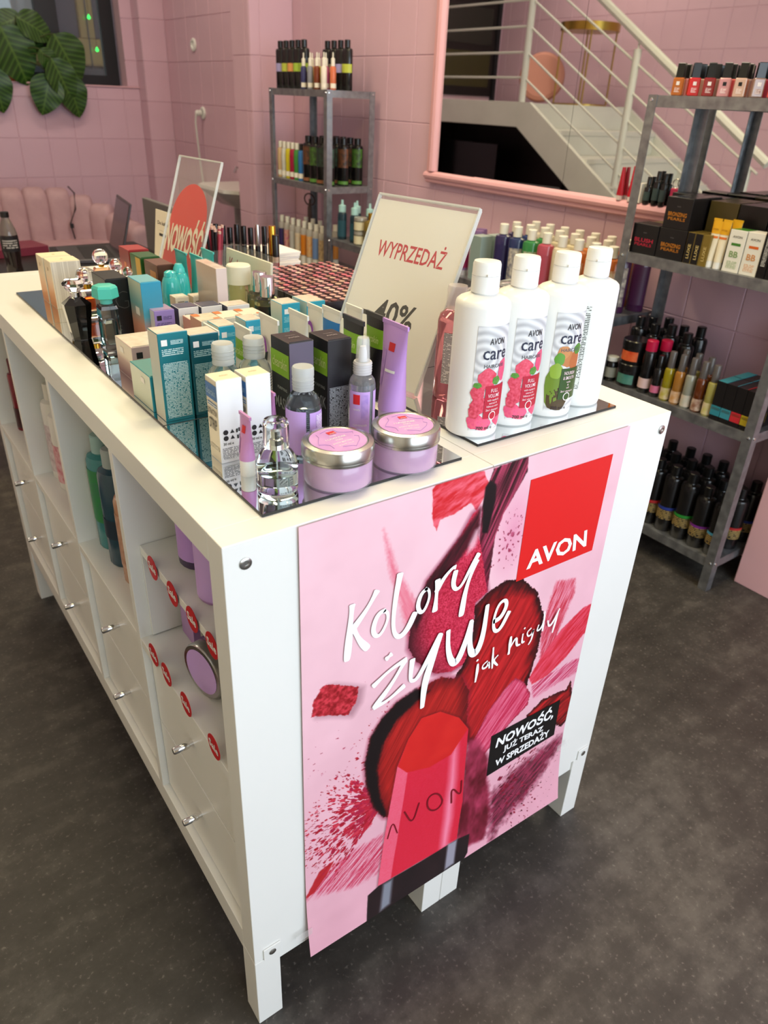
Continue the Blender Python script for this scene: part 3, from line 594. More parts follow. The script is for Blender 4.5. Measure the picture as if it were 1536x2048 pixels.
def poster():
    nw, nh = 440, 640; im = paint(nw, nh); im = np.where(im <= .04045, im/12.92, ((im+.055)/1.055)**2.4)
    s, t = np.meshgrid(np.linspace(0, .985, nw), np.linspace(0, .955, nh)); co = psurf(s, t).reshape(-1, 3)
    i = (np.arange(nh-1)[:, None]*nw+np.arange(nw-1)[None]).ravel(); q = np.stack([i, i+nw, i+nw+1, i+1], 1).astype(np.int32)
    me = bpy.data.meshes.new('poster'); me.vertices.add(len(co)); me.vertices.foreach_set('co', co.ravel().astype(np.float32))
    me.loops.add(q.size); me.loops.foreach_set('vertex_index', q.ravel()); me.polygons.add(len(q)); me.polygons.foreach_set('loop_start', np.arange(0, q.size, 4, dtype=np.int32))
    me.update(calc_edges=True); me.validate()
    at = me.color_attributes.new('print', 'FLOAT_COLOR', 'POINT'); at.data.foreach_set('color', np.concatenate([im.reshape(-1, 3), np.ones((nw*nh, 1))], 1).ravel().astype(np.float32))
    me.polygons.foreach_set('use_smooth', [True]*len(me.polygons))
    n = N('poster_print'); a = n.n('ShaderNodeAttribute', attribute_name='print'); mat = n.out(a.outputs[0], .38)
    p = thing('poster', 'large pink lipstick advertising poster taped to the white cabinet end', 'poster', (X0, -.0035, Z0-HP))
    off = Vector(p.location)
    def at0(o): o.location = -off; return o
    sh = at0(obj('sheet', me, mat, p))
    def stquad(me_, quad_, o):
        n_ = len(me_.vertices); c = np.empty(n_*3); me_.vertices.foreach_get('co', c); c = c.reshape(-1, 3); lo, hi = c.min(0), c.max(0)
        u = ((c[:, 0]-lo[0])/(hi[0]-lo[0]))[:, None]; v = ((c[:, 1]-lo[1])/(hi[1]-lo[1]))[:, None]; Q = np.array(quad_)/1000.
        st_ = Q[0]*(1-u)*(1-v)+Q[1]*u*(1-v)+Q[2]*u*v+Q[3]*(1-u)*v
        m2 = me_.copy(); m2.vertices.foreach_set('co', psurf(st_[:, 0], st_[:, 1], o).ravel()); m2.update(); return m2
    def gridq(k=12): return MB().add([(i/k, j/k, 0) for j in range(k+1) for i in range(k+1)], [(j*(k+1)+i, j*(k+1)+i+1, (j+1)*(k+1)+i+1, (j+1)*(k+1)+i) for j in range(k) for i in range(k)]).mesh(smooth=False)
    Q = PJ['quads']; WT = M('FBFAFA', .4)
    at0(obj('logo', stquad(gridq(), Q['logo'], .0006), M('E0201F', .38), p))
    at0(obj('lettering', stquad(text('AVON', .1, None, .03), Q['avon'], .0012), WT, p))
    at0(obj('label_print', stquad(gridq(), Q['label'], .0008), M('0E0C0D', .4), p))
    for k, s_ in (('l1', 'NOWOŚĆ,'), ('l2', 'JUŻ TERAZ'), ('l3', 'W SPRZEDAŻY')):
        q = [list(x) for x in Q[k]]
        if True:  # accents and commas reach beyond the cap height
            hgt = [(q[3][i]-q[0][i]) for i in (0, 1)]; q[3] = [q[3][i]+.30*hgt[i] for i in (0, 1)]; hgt = [(q[2][i]-q[1][i]) for i in (0, 1)]; q[2] = [q[2][i]+.30*hgt[i] for i in (0, 1)]
            if ',' in s_: q[0] = [q[0][0], q[0][1]+5]; q[1] = [q[1][0], q[1][1]+5]
        at0(obj('lettering', stquad(text(s_, .1, None, .035, .12 if k == 'l1' else 0), q, .0014), WT, p))
    def ribbon(strokes, o, wk=1.0, taper=True):
        m = MB()
        for si, (w_, L) in enumerate(strokes):
            P = np.array(L, float)/1000*[WD, HP]*1000
            for _ in range(3 if len(P) > 2 else 0):
                Qq = [P[0]]
                for a, b in zip(P[:-1], P[1:]): Qq += [a*.75+b*.25, a*.25+b*.75]
                P = np.array(Qq+[P[-1]])
            if len(P) == 2: P = np.linspace(P[0], P[1], 6)
            T = np.gradient(P, axis=0); T /= np.linalg.norm(T, axis=1)[:, None]+1e-9; Nn = np.stack([-T[:, 1], T[:, 0]], 1); k = np.linspace(0, 1, len(P))
            ww = w_*wk/2*(.80+.2*np.sin(k*7+w_)) if taper else np.full(len(P), w_*wk/2)
            P = np.concatenate([[P[0]-T[0]*w_*.18], P, [P[-1]+T[-1]*w_*.18]]); Nn = np.concatenate([[Nn[0]], Nn, [Nn[-1]]]); ww = np.concatenate([[ww[0]*.6], ww, [ww[-1]*.6]])
            A, B = P+Nn*ww[:, None], P-Nn*ww[:, None]
            v = []
            for a, b in zip(A, B):
                for q in (a, b): v.append(tuple(psurf(np.float64(q[0]/590), np.float64(q[1]/853), o+si*.00007)))
            m.add(v, [(2*i, 2*i+1, 2*i+3, 2*i+2) for i in range(len(A)-1)])
        me_ = bpy.data.meshes.new('ribbon'); me_.from_pydata(m.v, [], m.f); me_.update(); return me_
    at0(obj('script_lettering', ribbon(PJ['script'], .0018, 1.3), WT, p))
    at0(obj('engraved_lettering', ribbon(PJ['engrave'], .0009, 1.1, False), M('7E0E1E', .4), p))
    tape = M('EDE6E4', .2, alpha=.3)
    for s_, t_ in ((.0, .885), (.975, .80)):
        c = psurf(np.float64(s_), np.float64(t_), .0008); obj('tape', quad(.030, .018), tape, p, Vector(c)-off+Vector((-.008 if s_ < .5 else .008, 0, 0)), (R(90), 0, R(0)))
poster()

# ================================================================= products on the cabinet top
rnd = random.Random(7)
def deco(t, dec, w_, d_, h_):
    """print on a carton: (face, kind, u, v, ...) with u across the face centre and v up from the base"""
    for q in dec:
        fc, kind, u, v = q[:4]
        loc, e = (0, 0, 0), .0004
        if fc == 'F': loc = (u, -d_/2-e, v)
        elif fc == 'L': loc = (-w_/2-e, -u, v)
        elif fc == 'R': loc = (w_/2+e, u, v)
        elif fc == 'T': loc = (u, v, h_+e)
        if kind == 'v':
            e2 = Vector((-e, 0, 0)); rr = (Euler(FR[fc]).to_matrix() @ Matrix.Rotation(R(90), 3, 'Z')).to_euler()
            obj('lettering', text(q[4], q[5], q[6], .015), q[7], t, Vector(loc)+e2, rr)
        elif kind == 'q': obj(q[7] if len(q) > 7 else 'panel_print', quad(q[4], q[5]), q[6], t, loc, FR[fc])
        else:
            e2 = Vector({'F': (0, -e, 0), 'L': (-e, 0, 0), 'R': (e, 0, 0), 'T': (0, 0, e)}[fc])
            obj('lettering', text(q[4], q[5], q[6], q[8] if len(q) > 8 else .015), q[7], t, Vector(loc)+e2, FR[fc])
def carton(label, x, y, w_, d_, h_, body, left=None, front=None, top=None, dec=(), z=ZT, rz=0, name='product_carton', cat='box', group=None):
    """x, y = corner nearest the viewer's side (min x, min y)"""
    t = thing(name, label, cat, (x+w_/2, y+d_/2, z), rz, group)
    mats = [body]; idx = []
    for m in (front, None, None, left, top, None):
        if m is None: idx.append(0)
        else:
            if m not in mats: mats.append(m)
            idx.append(mats.index(m))
    obj('box_body', cbox(w_, d_, h_, .0009, tuple(idx)), mats, t)
    if h_ > .05 and w_ > .02: obj('tuck_flap', MB().box(-w_/2+.002, w_/2-.002, -d_/2+.001, -d_/2+.0022, h_-.001, h_+.0012).mesh(smooth=False), top or body, t)
    deco(t, dec, w_, d_, h_); return t
def flat_tube(t, w_, h_, dia, capm, bodym, caph=.02, capr=None, crimp=.008, seal=None, ang=0):
    """squeeze tube standing on its round cap; crimped end at the top, flat side along Y (facing -X)"""
    capr = capr or dia*.5
    cap = obj('cap', lathe([(0, 0), (capr, 0), (capr, caph*.9), (capr*.96, caph), (0, caph)], 20), capm, t)
    rings = []; n = 8; seg = 20
    for i in range(n+1):
        k = i/n; z = caph+(h_-crimp-caph)*k; e = k**1.2
        ry = dia/2*(1-e)+w_/2*e; rx = dia/2*(1-e)+.0016*e
        rings.append([(rx*math.sin(2*PI*j/seg), -ry*math.cos(2*PI*j/seg), z) for j in range(seg)])
    b = obj('tube_body', MB().loft(rings).mesh(), bodym, t)
    obj('crimp', MB().box(-.0016, .0016, -w_/2, w_/2, h_-crimp, h_).mesh(smooth=False), seal or bodym, t)
    return b
def tube_panel(w_, h_, dia, caph, crimp, z0, z1, u0=-1, u1=1, off=.0005):
    """patch on the -X side of a squeeze tube, following its taper"""
    v = []; n = 8; m = 8; H = h_-crimp
    for i in range(n+1):
        z = z0+(z1-z0)*i/n; k = min(1, max(0, (z-caph)/(H-caph))); e = k**1.2
        ry = dia/2*(1-e)+w_/2*e; rx = dia/2*(1-e)+.0016*e
        for j in range(m+1):
            a = R(80)*(u0+(u1-u0)*j/m); v.append((-(rx+off)*math.cos(a), -(ry+off*.5)*math.sin(a), z))
    return MB().add(v, [(i*(m+1)+j, i*(m+1)+j+1, (i+1)*(m+1)+j+1, (i+1)*(m+1)+j) for i in range(n) for j in range(m)]).mesh()
REDL = M('D3222C', .4); WT = M('F6F4F2', .45); GREYT = M('55545A', .5)
def logo_sq(fc, u, v, s, m=REDL): return (fc, 'q', u, v, s, s, m, 'logo')
AV = 'AVON'
# ---- front row ---------------------------------------------------------------
LIQ = M('EAF3F0', .0, 0, 1, ior=1.33)
t = thing('perfume_bottle', 'round clear glass perfume bottle with chrome sprayer in front of the lavender jar', 'perfume', (.110, .079, ZT))
obj('glass_body', lathe([(0, 0), (.020, 0), (.0235, .002), (.0245, .006), (.0245, .034), (.023, .044), (.018, .052), (.0125, .056), (.0115, .058), (0, .058)], 36), M('FAFFFE', .01, 0, 1, ior=1.28), t)
obj('liquid', lathe([(0, .005), (.021, .005), (.0225, .008), (.0225, .026), (0, .026)], 32), LIQ, t)
obj('sprayer', lathe([(0, .0585), (.0085, .0585), (.0085, .068), (.0065, .069), (.0065, .078), (.0045, .080), (0, .080)], 24), CHROME, t)
obj('dip_tube', lathe([(0, .008), (.0009, .008), (.0009, .058), (0, .058)], 8), M('DDE8E8', .2, 0, .5), t)
obj('clear_cap', lathe([(.0125, .0585), (.0150, .0585), (.0150, .087), (.0135, .091), (.0095, .0915), (.0085, .089), (.0095, .086), (.0120, .084), (.0125, .0585)], 32), M('FAFFFE', .01, 0, 1, ior=1.28), t)
JARC = M('BB92B6', .25, 0, 0, .6)
def jar(label, x, y, rz):
    t = thing('body_butter_jar', label, 'jar', (x, y, ZT), rz, 'lavender body butter jars')
    obj('jar_body', lathe([(0, 0), (.038, 0), (.0415, .002), (.0425, .006), (.0425, .031), (.041, .034), (0, .034)], 48), JARC, t)
    obj('jar_wall', lathe([(.0428, .001), (.0436, .004), (.0436, .033), (.0428, .033)], 48), M('F6EEF8', .04, alpha=.12), t)
    l = obj('lid', lathe([(0, .0335), (.0440, .0335), (.0448, .0345), (.0448, .0370), (.0441, .0375), (.0448, .038), (.0448, .0505), (.0435, .0525), (.0375, .0535), (.0365, .0528), (0, .0528)], 56), SILVER, t)
    obj('label_print', disc(.0352, 40), noisy('C58CD2', 'D9A6DE', 30, .4), l, (0, 0, .0531))
    obj('logo', quad(.0115, .008), REDL, l, (.004, .020, .0534)); obj('lettering', text(AV, .0018, .008, .02), WT, l, (.004, .0175, .0537))
    for s_, h_, w_, v in (('lovely', .0022, .009, .0115), ('I LAVENDER', .0034, .030, .0045), ('YOU', .0034, .0105, -.0015), ('BODY BUTTER', .0026, .028, -.0095), ('200 ml', .0018, .022, -.0165)):
        obj('lettering', text(s_, h_, w_, .015), WT, l, (0, v, .0534))
    m = MB()
    for k in range(3): m.tube([(.026*math.cos(a*.3+k*2.2)+.004*math.sin(a*1.7), .026*math.sin(a*.3+k*2.2)+.004*math.cos(a*1.3), .0533) for a in range(7)], .00025, 4)
    obj('flower_print', m.mesh(), M('9A78C4', .4), l)
jar('lavender body butter jar with silver lid, left one next to the perfume', .188, .068, R(4))
jar('lavender body butter jar with silver lid, one beside the white bottles', .290, .066, R(-12))
BLU = M('2F6FB4', .4); BEI = M('E7DCC4', .5); BOXW = M('EDEEF0', .45)
def strip_box(label, x, y, full):
    fp = fineprint('EDEEF0', '50545C', .0019, 800, .42)
    dec = [('L', 'q', 0, .093, .0318, .020, BLU), ('L', 't', 0, .093, 'clearskin', .009, .026, M('A9CBE4', .4), .0),
           ('L', 'q', .001, .0755, .027, .0060, fineprint('E7DCC4', '4A7FB4', .0030, 600, .3)), ('L', 't', 0, .066, 'EXTRACTION', .0075, .027, M('4A4744', .4)), ('L', 't', 0, .050, 'STRIP', .014, .022, M('35322F', .4)),
           ('L', 'q', 0, .018, .026, .006, fineprint('E7DCC4', '8A8272', .0016, 900, .4)), ('T', 't', 0, 0, AV, .003, .011, M('A89E86', .5)),
           ('F', 'q', 0, .013, .029, .016, fp), ('F', 't', -.006, .0265, '30 ml e', .0036, .014, M('3A3A3C', .4))]
    t = carton(label, x, y, .034, .033, .110, BOXW, BEI, None, M('EFE3C0', .5), dec, group='white strip boxes')
    for k, (u, v) in enumerate(((-.009, .042), (0, .042), (.008, .0425), (-.009, .034), (0, .034), (.009, .034))):
        m = MB(); 
        if k % 3 == 0: m.lathe([(.0022, 0), (.0034, 0), (.0034, .0002), (.0022, .0002)], 14)
        elif k % 3 == 1: m.add([(0, .003, 0), (.003, -.002, 0), (-.003, -.002, 0)], [(0, 1, 2)])
        else: m.box(-.0028, -.0006, -.003, .002, 0, .0002).box(.0004, .0028, -.002, .003, 0, .0002)
        obj('symbol_print', m.mesh(smooth=False), M('2A2A2C', .4), t, (u, -.0165-.0006, v), FR['F'])
strip_box('white carton reading strip, left of the pair, behind the small tube', .083, .178, 1)
strip_box('white carton reading strip, right of the pair', .1215, .176, 0)
MINI = M('C77FB4', .35); MCAP = M('EDE9E4', .35)
def mini(label, x, y, h_):
    t = thing('lip_balm_tube', label, 'tube', (x, y, ZT), 0, 'small pink lavender tubes')
    flat_tube(t, .028, h_, .0200, MCAP, M('C98CC4', .35), .021, .0095, .004)
    obj('logo', tube_panel(.028, h_, .0200, .021, .004, h_*.72, h_*.84, -.05, .4), REDL, t)
    obj('flower_print', tube_panel(.028, h_, .0200, .021, .004, .030, h_*.62, -.9, -.1), M('B57FC6', .4), t)
mini('small pink tube on a white cap before the strip boxes', .099, .136, .080)
mini('small pink tube half hidden between strip box and lavender bottle', .163, .195, .080)
# lavender bottle with flip cap
def lav_label(t, r, z0, z1, a0, a1, txt=True):
    b = obj('label_print', arc(r+.0004, a0, a1, z0, z1), LAVL, t)
    return b
CLEAR = M('E9EFEE', .02, 0, 1, ior=1.2); GEL = M('BFC8D0', .05, 0, .9, ior=1.33)
t = thing('shower_gel_bottle', 'clear bottle of lavender shower gel with flip cap behind the perfume', 'bottle', (.191, .156, ZT))
r = .0228
obj('bottle_body', lathe([(0, 0), (r-.002, 0), (r, .003), (r, .066), (r-.002, .076), (r-.007, .084), (.0125, .0875), (.0125, .089), (0, .089)], 36), CLEAR, t)
obj('gel', lathe([(0, .002), (r-.002, .002), (r-.0012, .004), (r-.0012, .070), (0, .070)], 32), GEL, t)
obj('flip_cap', lathe([(0, .089), (.0136, .089), (.0136, .107), (.0140, .1075), (.0140, .117), (.0128, .119), (0, .119)], 28), FROST, t)
for z in (.094, .098, .102): obj('cap_rib', lathe([(.0136, z), (.0141, z+.0006), (.0136, z+.0012)], 28), FROST, t)
lav_label(t, r, .006, .066, -170, -22); lb = lav_label(t, r, .006, .064, -10, 120)
obj('text_print', arc(r+.0008, 14, 100, .012, .060), fineprint('CDA8EA', 'F6EEFB', .0022, 700, .42, up=2), t)
t = thing('body_mist_bottle', 'clear lavender body mist spray bottle before the black boxes', 'bottle', (.289, .166, ZT))
r = .0183
obj('bottle_body', lathe([(0, 0), (r-.0015, 0), (r, .002), (r, .076), (r-.0015, .083), (r-.006, .089), (.010, .091), (0, .091)], 36), M('E8ECEE', .06, 0, .9, ior=1.25), t)
obj('liquid', lathe([(0, .002), (r-.0016, .002), (r-.001, .004), (r-.001, .078), (0, .078)], 32), M('CFCBE0', .05, 0, .8, ior=1.33), t)
obj('collar', lathe([(0, .091), (.0125, .091), (.0125, .107), (.0118, .108), (0, .108)], 28), M('E8E6E8', .35, 0, .3), t)
for z in (.094, .0975, .101, .1045): obj('collar_rib', lathe([(.0125, z), (.0131, z+.0007), (.0125, z+.0014)], 28), M('E8E6E8', .35, 0, .3), t)
obj('pump', lathe([(0, .108), (.006, .108), (.0055, .120), (.004, .128), (0, .128)], 18), M('EDEBED', .4), t)
obj('clear_cap', lathe([(.0090, .108), (.0098, .108), (.0088, .136), (.0075, .140), (0, .1405), (0, .1395), (.007, .139), (.008, .135), (.0090, .108)], 26), M('F2F4F4', .05, alpha=.25), t)
lav_label(t, r, .004, .070, -95, 2); lav_label(t, r, .004, .070, 20, 95)
obj('logo', arc(r+.0008, -72, -42, .052, .066), REDL, t); obj('lettering', wrap(text('lovely', .0035, .010), r+.0009, R(0)-55, .045), WT, t)
obj('lettering', wrap(text('I LAVENDER', .0028, .020), r+.0009, -40, .022), WT, t); obj('flower_print', arc(r+.0006, -36, -6, .030, .066), noisy('A98AD8', 'CDA8EA', 120, .4), t)
t = thing('hand_cream_tube', 'tall lavender tube standing on its cap beside the sale sign', 'tube', (.372, .206, ZT))
flat_tube(t, .060, .140, .043, M('D7B9E8', .4), M('C99CE4', .38), .012, .0205, .006)
obj('logo', tube_panel(.060, .140, .043, .012, .006, .100, .112, -.1, .25), REDL, t)
obj('flower_print', tube_panel(.060, .140, .043, .012, .006, .048, .100, -.62, -.2), noisy('B487DC', 'C99CE4', 90, .4), t)
obj('text_print', tube_panel(.060, .140, .043, .012, .006, .070, .074, -.1, .5), WT, t)
# ---- black and green face care boxes -------------------------------------------
LIME = M('86B82A', .45); CHAR = M('1E1C21', .38); VIOG = M('5E5668', .3)
for k, (x, y, lb) in enumerate([(.199, .206, 'black and lime carton behind the clear lavender bottle'), (.250, .192, 'black and lime carton right behind the body mist spray')]):
    dec = [('L', 'q', 0, .100, .0495, .032, LIME), ('L', 't', 0, .101, 'clearskin', .014, .040, M('D6E29C', .4), .0), ('L', 't', .006, .066, 'PURIFYING', .004, .026, M('9AA09A', .4)),
           ('L', 't', .004, .045, 'MASK', .016, .036, M('8C9090', .4)), ('T', 't', 0, -.004, AV, .005, .016, M('9A8F92', .4)), ('T', 't', 0, .006, 'clearskin', .003, .015, M('8A7F82', .4)),
           ('F', 'q', .0, .036, .032, .062, fineprint('1E1C21', 'B9BBC0', .0021, 800, .4))]
    carton(lb, x, y, .038, .050, .133, CHAR, None, VIOG if k == 0 else M('3A3944', .3), M('2A2024', .4), dec, group='black face mask cartons')
def care_tube(label, x, y, h_, w_, body, band, txt, crimpm=None, extra=None, grp='face care squeeze tubes'):
    t = thing('face_care_tube', label, 'tube', (x, y, ZT), 0, grp); cp, cr = .018, .007
    flat_tube(t, w_, h_, .034, M('F0EFEA', .4) if band != 'k' else BLACKM, body, cp, .016, cr, crimpm)
    P = lambda z0, z1, u0=-1, u1=1: tube_panel(w_, h_, .034, cp, cr, z0, z1, u0, u1)
    if txt == 'lime':
        obj('band_print', P(h_*.62, h_*.84), LIME, t)
        o = obj('lettering', text('clearskin', .010, w_*.72, .0), M('D6E29C', .4), t, (-.0105, 0, h_*.73), (R(78), 0, R(-90)))
        obj('code_print', P(h_*.32, h_*.52, -.9, -.4), M('5A5C58', .5), t)
    if txt == 'purple':
        m = []; cz = h_*.52
        v = []; n = 16
        for i in range(n+1):
            a = PI*i/n
            for rr in (.011, .0165): v.append((0, -rr*math.cos(a), rr*math.sin(a)*1.25))
        me = MB().add(v, [(2*i, 2*i+1, 2*i+3, 2*i+2) for i in range(n)]).mesh(smooth=False)
        obj('arch_print', me, M('8B3FA4', .4), t, (-.0118, .004, h_*.62), (0, R(8), 0)); obj('square_print', quad(.008, .014), BLACKM, t, (-.0125, -.012, h_*.58), (R(82), 0, R(-90)))
        obj('lettering', text(AV, .0016, .005, .02), WT, t, (-.0130, -.012, h_*.55), (R(82), 0, R(-90)))
    if txt == 'blue':
        obj('band_print', P(h_*.55, h_*.86), M('2478BE', .4), t); obj('lettering', text('clearskin', .011, w_*.74, .0), WT, t, (-.0112, 0, h_*.72), (R(78), 0, R(-90)))
    return t
TW_ = M('EDEADF', .42)
care_tube('white squeeze tube with lime band, behind the left frosted cap bottle', .1745, .397, .112, .052, TW_, 'w', 'lime')
care_tube('white squeeze tube with lime band, behind the right frosted cap bottle', .201, .345, .122, .052, TW_, 'w', 'lime')
care_tube('white squeeze tube with purple arch, left one', .246, .350, .130, .058, TW_, 'w', 'purple')
care_tube('white squeeze tube with purple arch, middle one behind the black cartons', .297, .352, .130, .058, TW_, 'w', 'purple')
care_tube('white squeeze tube with purple arch, right one beside the blue tube', .366, .418, .118, .048, TW_, 'w', 'purple')
care_tube('white squeeze tube with blue band', .352, .345, .131, .052, TW_, 'w', 'blue')
care_tube('short white and pale blue squeeze tube below the sale sign', .394, .345, .130, .046, TW_, 'w', '')
care_tube('black squeeze tube with lime band behind the body mist', .352, .284, .131, .056, CHAR, 'k', 'lime', M('34323A', .3))
care_tube('black squeeze tube with lime band behind the tall lavender tube', .396, .286, .131, .056, CHAR, 'k', 'lime', M('34323A', .3))
for k, (x, y, nm) in enumerate([(.141, .284, 'left'), (.190, .290, 'right')]):
    t = thing('micellar_bottle', 'clear bottle with frosted screw cap behind the strip boxes, %s one' % nm, 'bottle', (x, y, ZT), 0, 'clear bottles with frosted caps')
    r = .0235
    obj('bottle_body', lathe([(0, 0), (r-.002, 0), (r, .003), (r, .074), (r-.003, .084), (r-.009, .091), (.0135, .094), (0, .094)], 32), M('DFE6E2', .08, 0, .92, ior=1.25), t)
    obj('screw_cap', lathe([(0, .094), (.0150, .094), (.0152, .097), (.0146, .098), (.0148, .119), (.0135, .122), (.0120, .1215), (0, .1215)], 28), FROST, t)
    for z in (.102, .107, .112): obj('cap_rib', lathe([(.0148, z), (.0153, z+.0008), (.0148, z+.0016)], 28), FROST, t)
    obj('text_print', arc(r+.0005, 20, 60, .03, .075), fineprint('DDE2E4', '3A4450', .004, 500, .42, up=2), t)
# ---- turquoise, teal and pale cartons --------------------------------------------
TEALF = fineprint('1F7F8C', 'CFE6E6', .0021, 800, .42); TEAL = M('1E7C8A', .3, .25); TEALD = M('17606E', .3, .25); CRM = zgrad([(0, 'C9C6B2'), (.45, 'A9BDB8'), (1, 'E4DCCB')], .3, 2, .12)
def renew(label, x, y, w_, d_, h_, mat, fmat, left, top, sq=WT, grp='skin care cartons', lines=True, blk=None):
    dec = [('F', 'q', -w_/2+.0085, h_-.013, .0085, .0085, sq, 'logo'), ('F', 'q', .005, h_-.013, w_*.42, .0062, fineprint(fmat[0], fmat[1], .0020, 700, .35))]
    if lines: dec += [('F', 'q', -.002, h_-.027, w_*.72, .010, fineprint(*fmat, .0026, 600, .4))]
    if h_ > .09: dec += [('F', 'q', 0, (h_-.036)/2, w_*.84, h_-.046, fineprint(*fmat, .0021, 800, .40))]
    return carton(label, x, y, w_, d_, h_, mat, left, mat, top, dec, group=grp)
TOPP = noisy('D9CDBB', 'EDE3D2', 60, .2)
renew('tall teal carton with fine white print standing at the mirror edge', .074, .343, .043, .038, .127, TEAL, ('1E7C8A', 'CFE6E6'), CRM, TOPP)
renew('dark teal carton directly right of the tall teal carton', .1205, .346, .043, .038, .118, TEALD, ('17606E', 'A8CACC'), M('1B6C78', .3), TOPP)
carton('small pale teal carton lying low behind the tall teal carton', .072, .388, .060, .085, .054, M('2C8C9A', .3), zgrad([(0, 'B9C4AC'), (1, 'D9E0CC')], .3, 2, .054), None, M('5F9A98', .2), [('L', 'q', .01, .040, .016, .008, PAPER, 'price_label')])
carton('beige carton with mauve mountain print', .092, .522, .060, .080, .058, M('CDB4B0', .35), zgrad([(0, '7C5A5C'), (.45, 'B69A92'), (.6, 'E2D6C2'), (1, 'E6DCCB')], .35, 2, .058), M('BFA4A2', .4), TOPP,
       [('F', 'q', -.018, .044, .010, .010, BLACKM, 'logo'), ('F', 'q', .002, .026, .044, .014, fineprint('BFA4A2', '4A3A40', .003, 500, .4)), ('L', 'q', -.01, .042, .016, .009, PAPER, 'price_label')])
TQ = M('2FA5C4', .32); TQL = zgrad([(0, 'C4D2C6'), (.5, '8FC0BE'), (1, 'DDE2D2')], .35, 2, .105)
for k, (x, y, w_, d_, lb) in enumerate([(.193, .412, .030, .042, 'turquoise carton between the two lime band white tubes'), (.244, .424, .030, .038, 'turquoise carton behind the right lime band white tube'), (.345, .492, .035, .042, 'turquoise carton at the back right, left of the pair'), (.390, .486, .037, .052, 'turquoise carton at the back right, right of the pair')]):
    renew(lb, x, y, w_, d_, .105, TQ, ('2FA5C4', '8ED0DE'), TQL, TOPP)
PCH = M('D9A48E', .4)
for k in range(3):
    carton('pale carton with orange corners in the middle row, %s of three' % ('left', 'centre', 'right')[k], .2115+.0395*k, .522, .038, .048, .085, M('E9DECB', .4), M('CF9E88', .4), None, noisy('DDCFB4', 'EFE4CE', 70, .15), [('T', 'q', -.013, .016, .012, .016, M('DE7A3A', .4)), ('T', 'q', .012, -.016, .010, .010, M('DE7A3A', .4))], group='orange cornered cartons')
carton('narrow peach carton beside the white and navy boxes', .226, .602, .016, .040, .066, PCH, M('D49C88', .4), M('EADCD0', .4), TOPP)
renew('lavender purple carton with black square logo', .180, .655, .037, .044, .075, M('9C87CB', .4), ('9C87CB', '4A3F78'), M('DAD2D4', .4), M('B49EBC', .15), BLACKM, 'jar cartons', True, M('5A4E88', .4))
for k, (x, y, w_) in enumerate([(.2245, .654, .038), (.2645, .646, .040), (.308, .630, .044)]):
    carton('white carton with navy lid face, %s of the row beside the purple carton' % ('first', 'second', 'third')[k], x, y, w_, .038, .075, M('E6E6E8', .4), M('3A4058', .4), None, M('5A5C70', .2) if k < 2 else TOPP,
           [('F', 't', 0, .062, AV, .0042, .018, M('33343C', .4)), ('F', 'q', 0, .030, w_*.8, .036, fineprint('E6E6E8', '6A6C78', .0024, 700, .42))], group='jar cartons')
for k, (x, y) in enumerate([(.272, .792), (.306, .784)]):
    carton('tiny cream carton in front of the turquoise tubes, %s one' % ('left', 'right')[k], x, y, .028, .030, .060, M('E4D9C4', .4), M('DBCBB2', .4), None, TOPP,
           [('F', 'q', -.003, .048, .013, .007, fineprint('E4D9C4', '6A5E58', .0036, 500, .3)), ('F', 'q', .008, .049, .007, .004, M('7A98B8', .4)), ('F', 'q', 0, .020, .022, .022, fineprint('E4D9C4', '9A8E80', .0022, 700, .4))], group='tiny cream cartons')
# ---- perfumes at the back left -----------------------------------------------------
CRMB = M('E9DDC0', .45); CRMG = zgrad([(0, 'D88A4A'), (.35, 'E2A468'), (.7, 'EAD2AE'), (1, 'EBDDBD')], .4, 2, .095); LINEN = fineprint('DED8CC', 'C9C2B6', .0012, 300, .45)
for k, (x, y) in enumerate([(.107, 1.040), (.105, 1.096)]):
    carton('cream and amber perfume carton, %s of the pair' % ('near', 'far')[k], x, y, .060, .053, .096, CRMB, CRMG, LINEN, M('EFE2BE', .45), [('L', 'q', 0, .078, .006, .007, M('B89A6A', .4)), ('T', 'q', 0, 0, .005, .004, M('B9A678', .5))], group='cream and amber perfume cartons')
t = thing('perfume_bottle', 'black faceted perfume bottle with crystal stopper', 'perfume', (.090, .808, ZT))
def facet(prof, seg, rot=0):
    return MB().loft([[(r*math.sin(2*PI*(k+rot)/seg), -r*math.cos(2*PI*(k+rot)/seg), z) for k in range(seg)] for r, z in prof]).mesh(smooth=False)
obj('glass_body', facet([(.0165, 0), (.0175, .002), (.0255, .060), (.0260, .066), (.0120, .077), (.010, .078)], 8, .5), M('050506', .05, coat=1), t)
obj('neck', lathe([(0, .078), (.0085, .078), (.0085, .086), (0, .086)], 20), CHROME, t)
obj('crystal_stopper', facet([(.008, .0862), (.013, .089), (.020, .099), (.0205, .103), (.015, .108), (.006, .1085)], 8), GLASS, t)
t = thing('perfume_bottle', 'clear perfume bottle with orange heart behind the black faceted one', 'perfume', (.152, .955, ZT))
obj('glass_body', cbox(.046, .028, .056, .006), GLASS, t); obj('perfume', cbox(.030, .016, .030, .004), M('E2661E', .05, 0, .6), t, (0, 0, .012))
obj('neck', lathe([(0, .056), (.008, .056), (.008, .066), (0, .066)], 16), GOLD, t); obj('crystal_stopper', lathe([(0, .0665), (.010, .0665), (.0175, .074), (.019, .082), (.016, .092), (.008, .097), (0, .097)], 10), GLASS, t)
t = thing('perfume_bottle', 'slim clear perfume bottle with chunky turquoise cap', 'perfume', (.118, .715, ZT))
obj('glass_body', facet([(.0185, 0), (.0205, .003), (.0205, .074), (.0185, .080), (.012, .083)], 4, .5), GLASS, t)
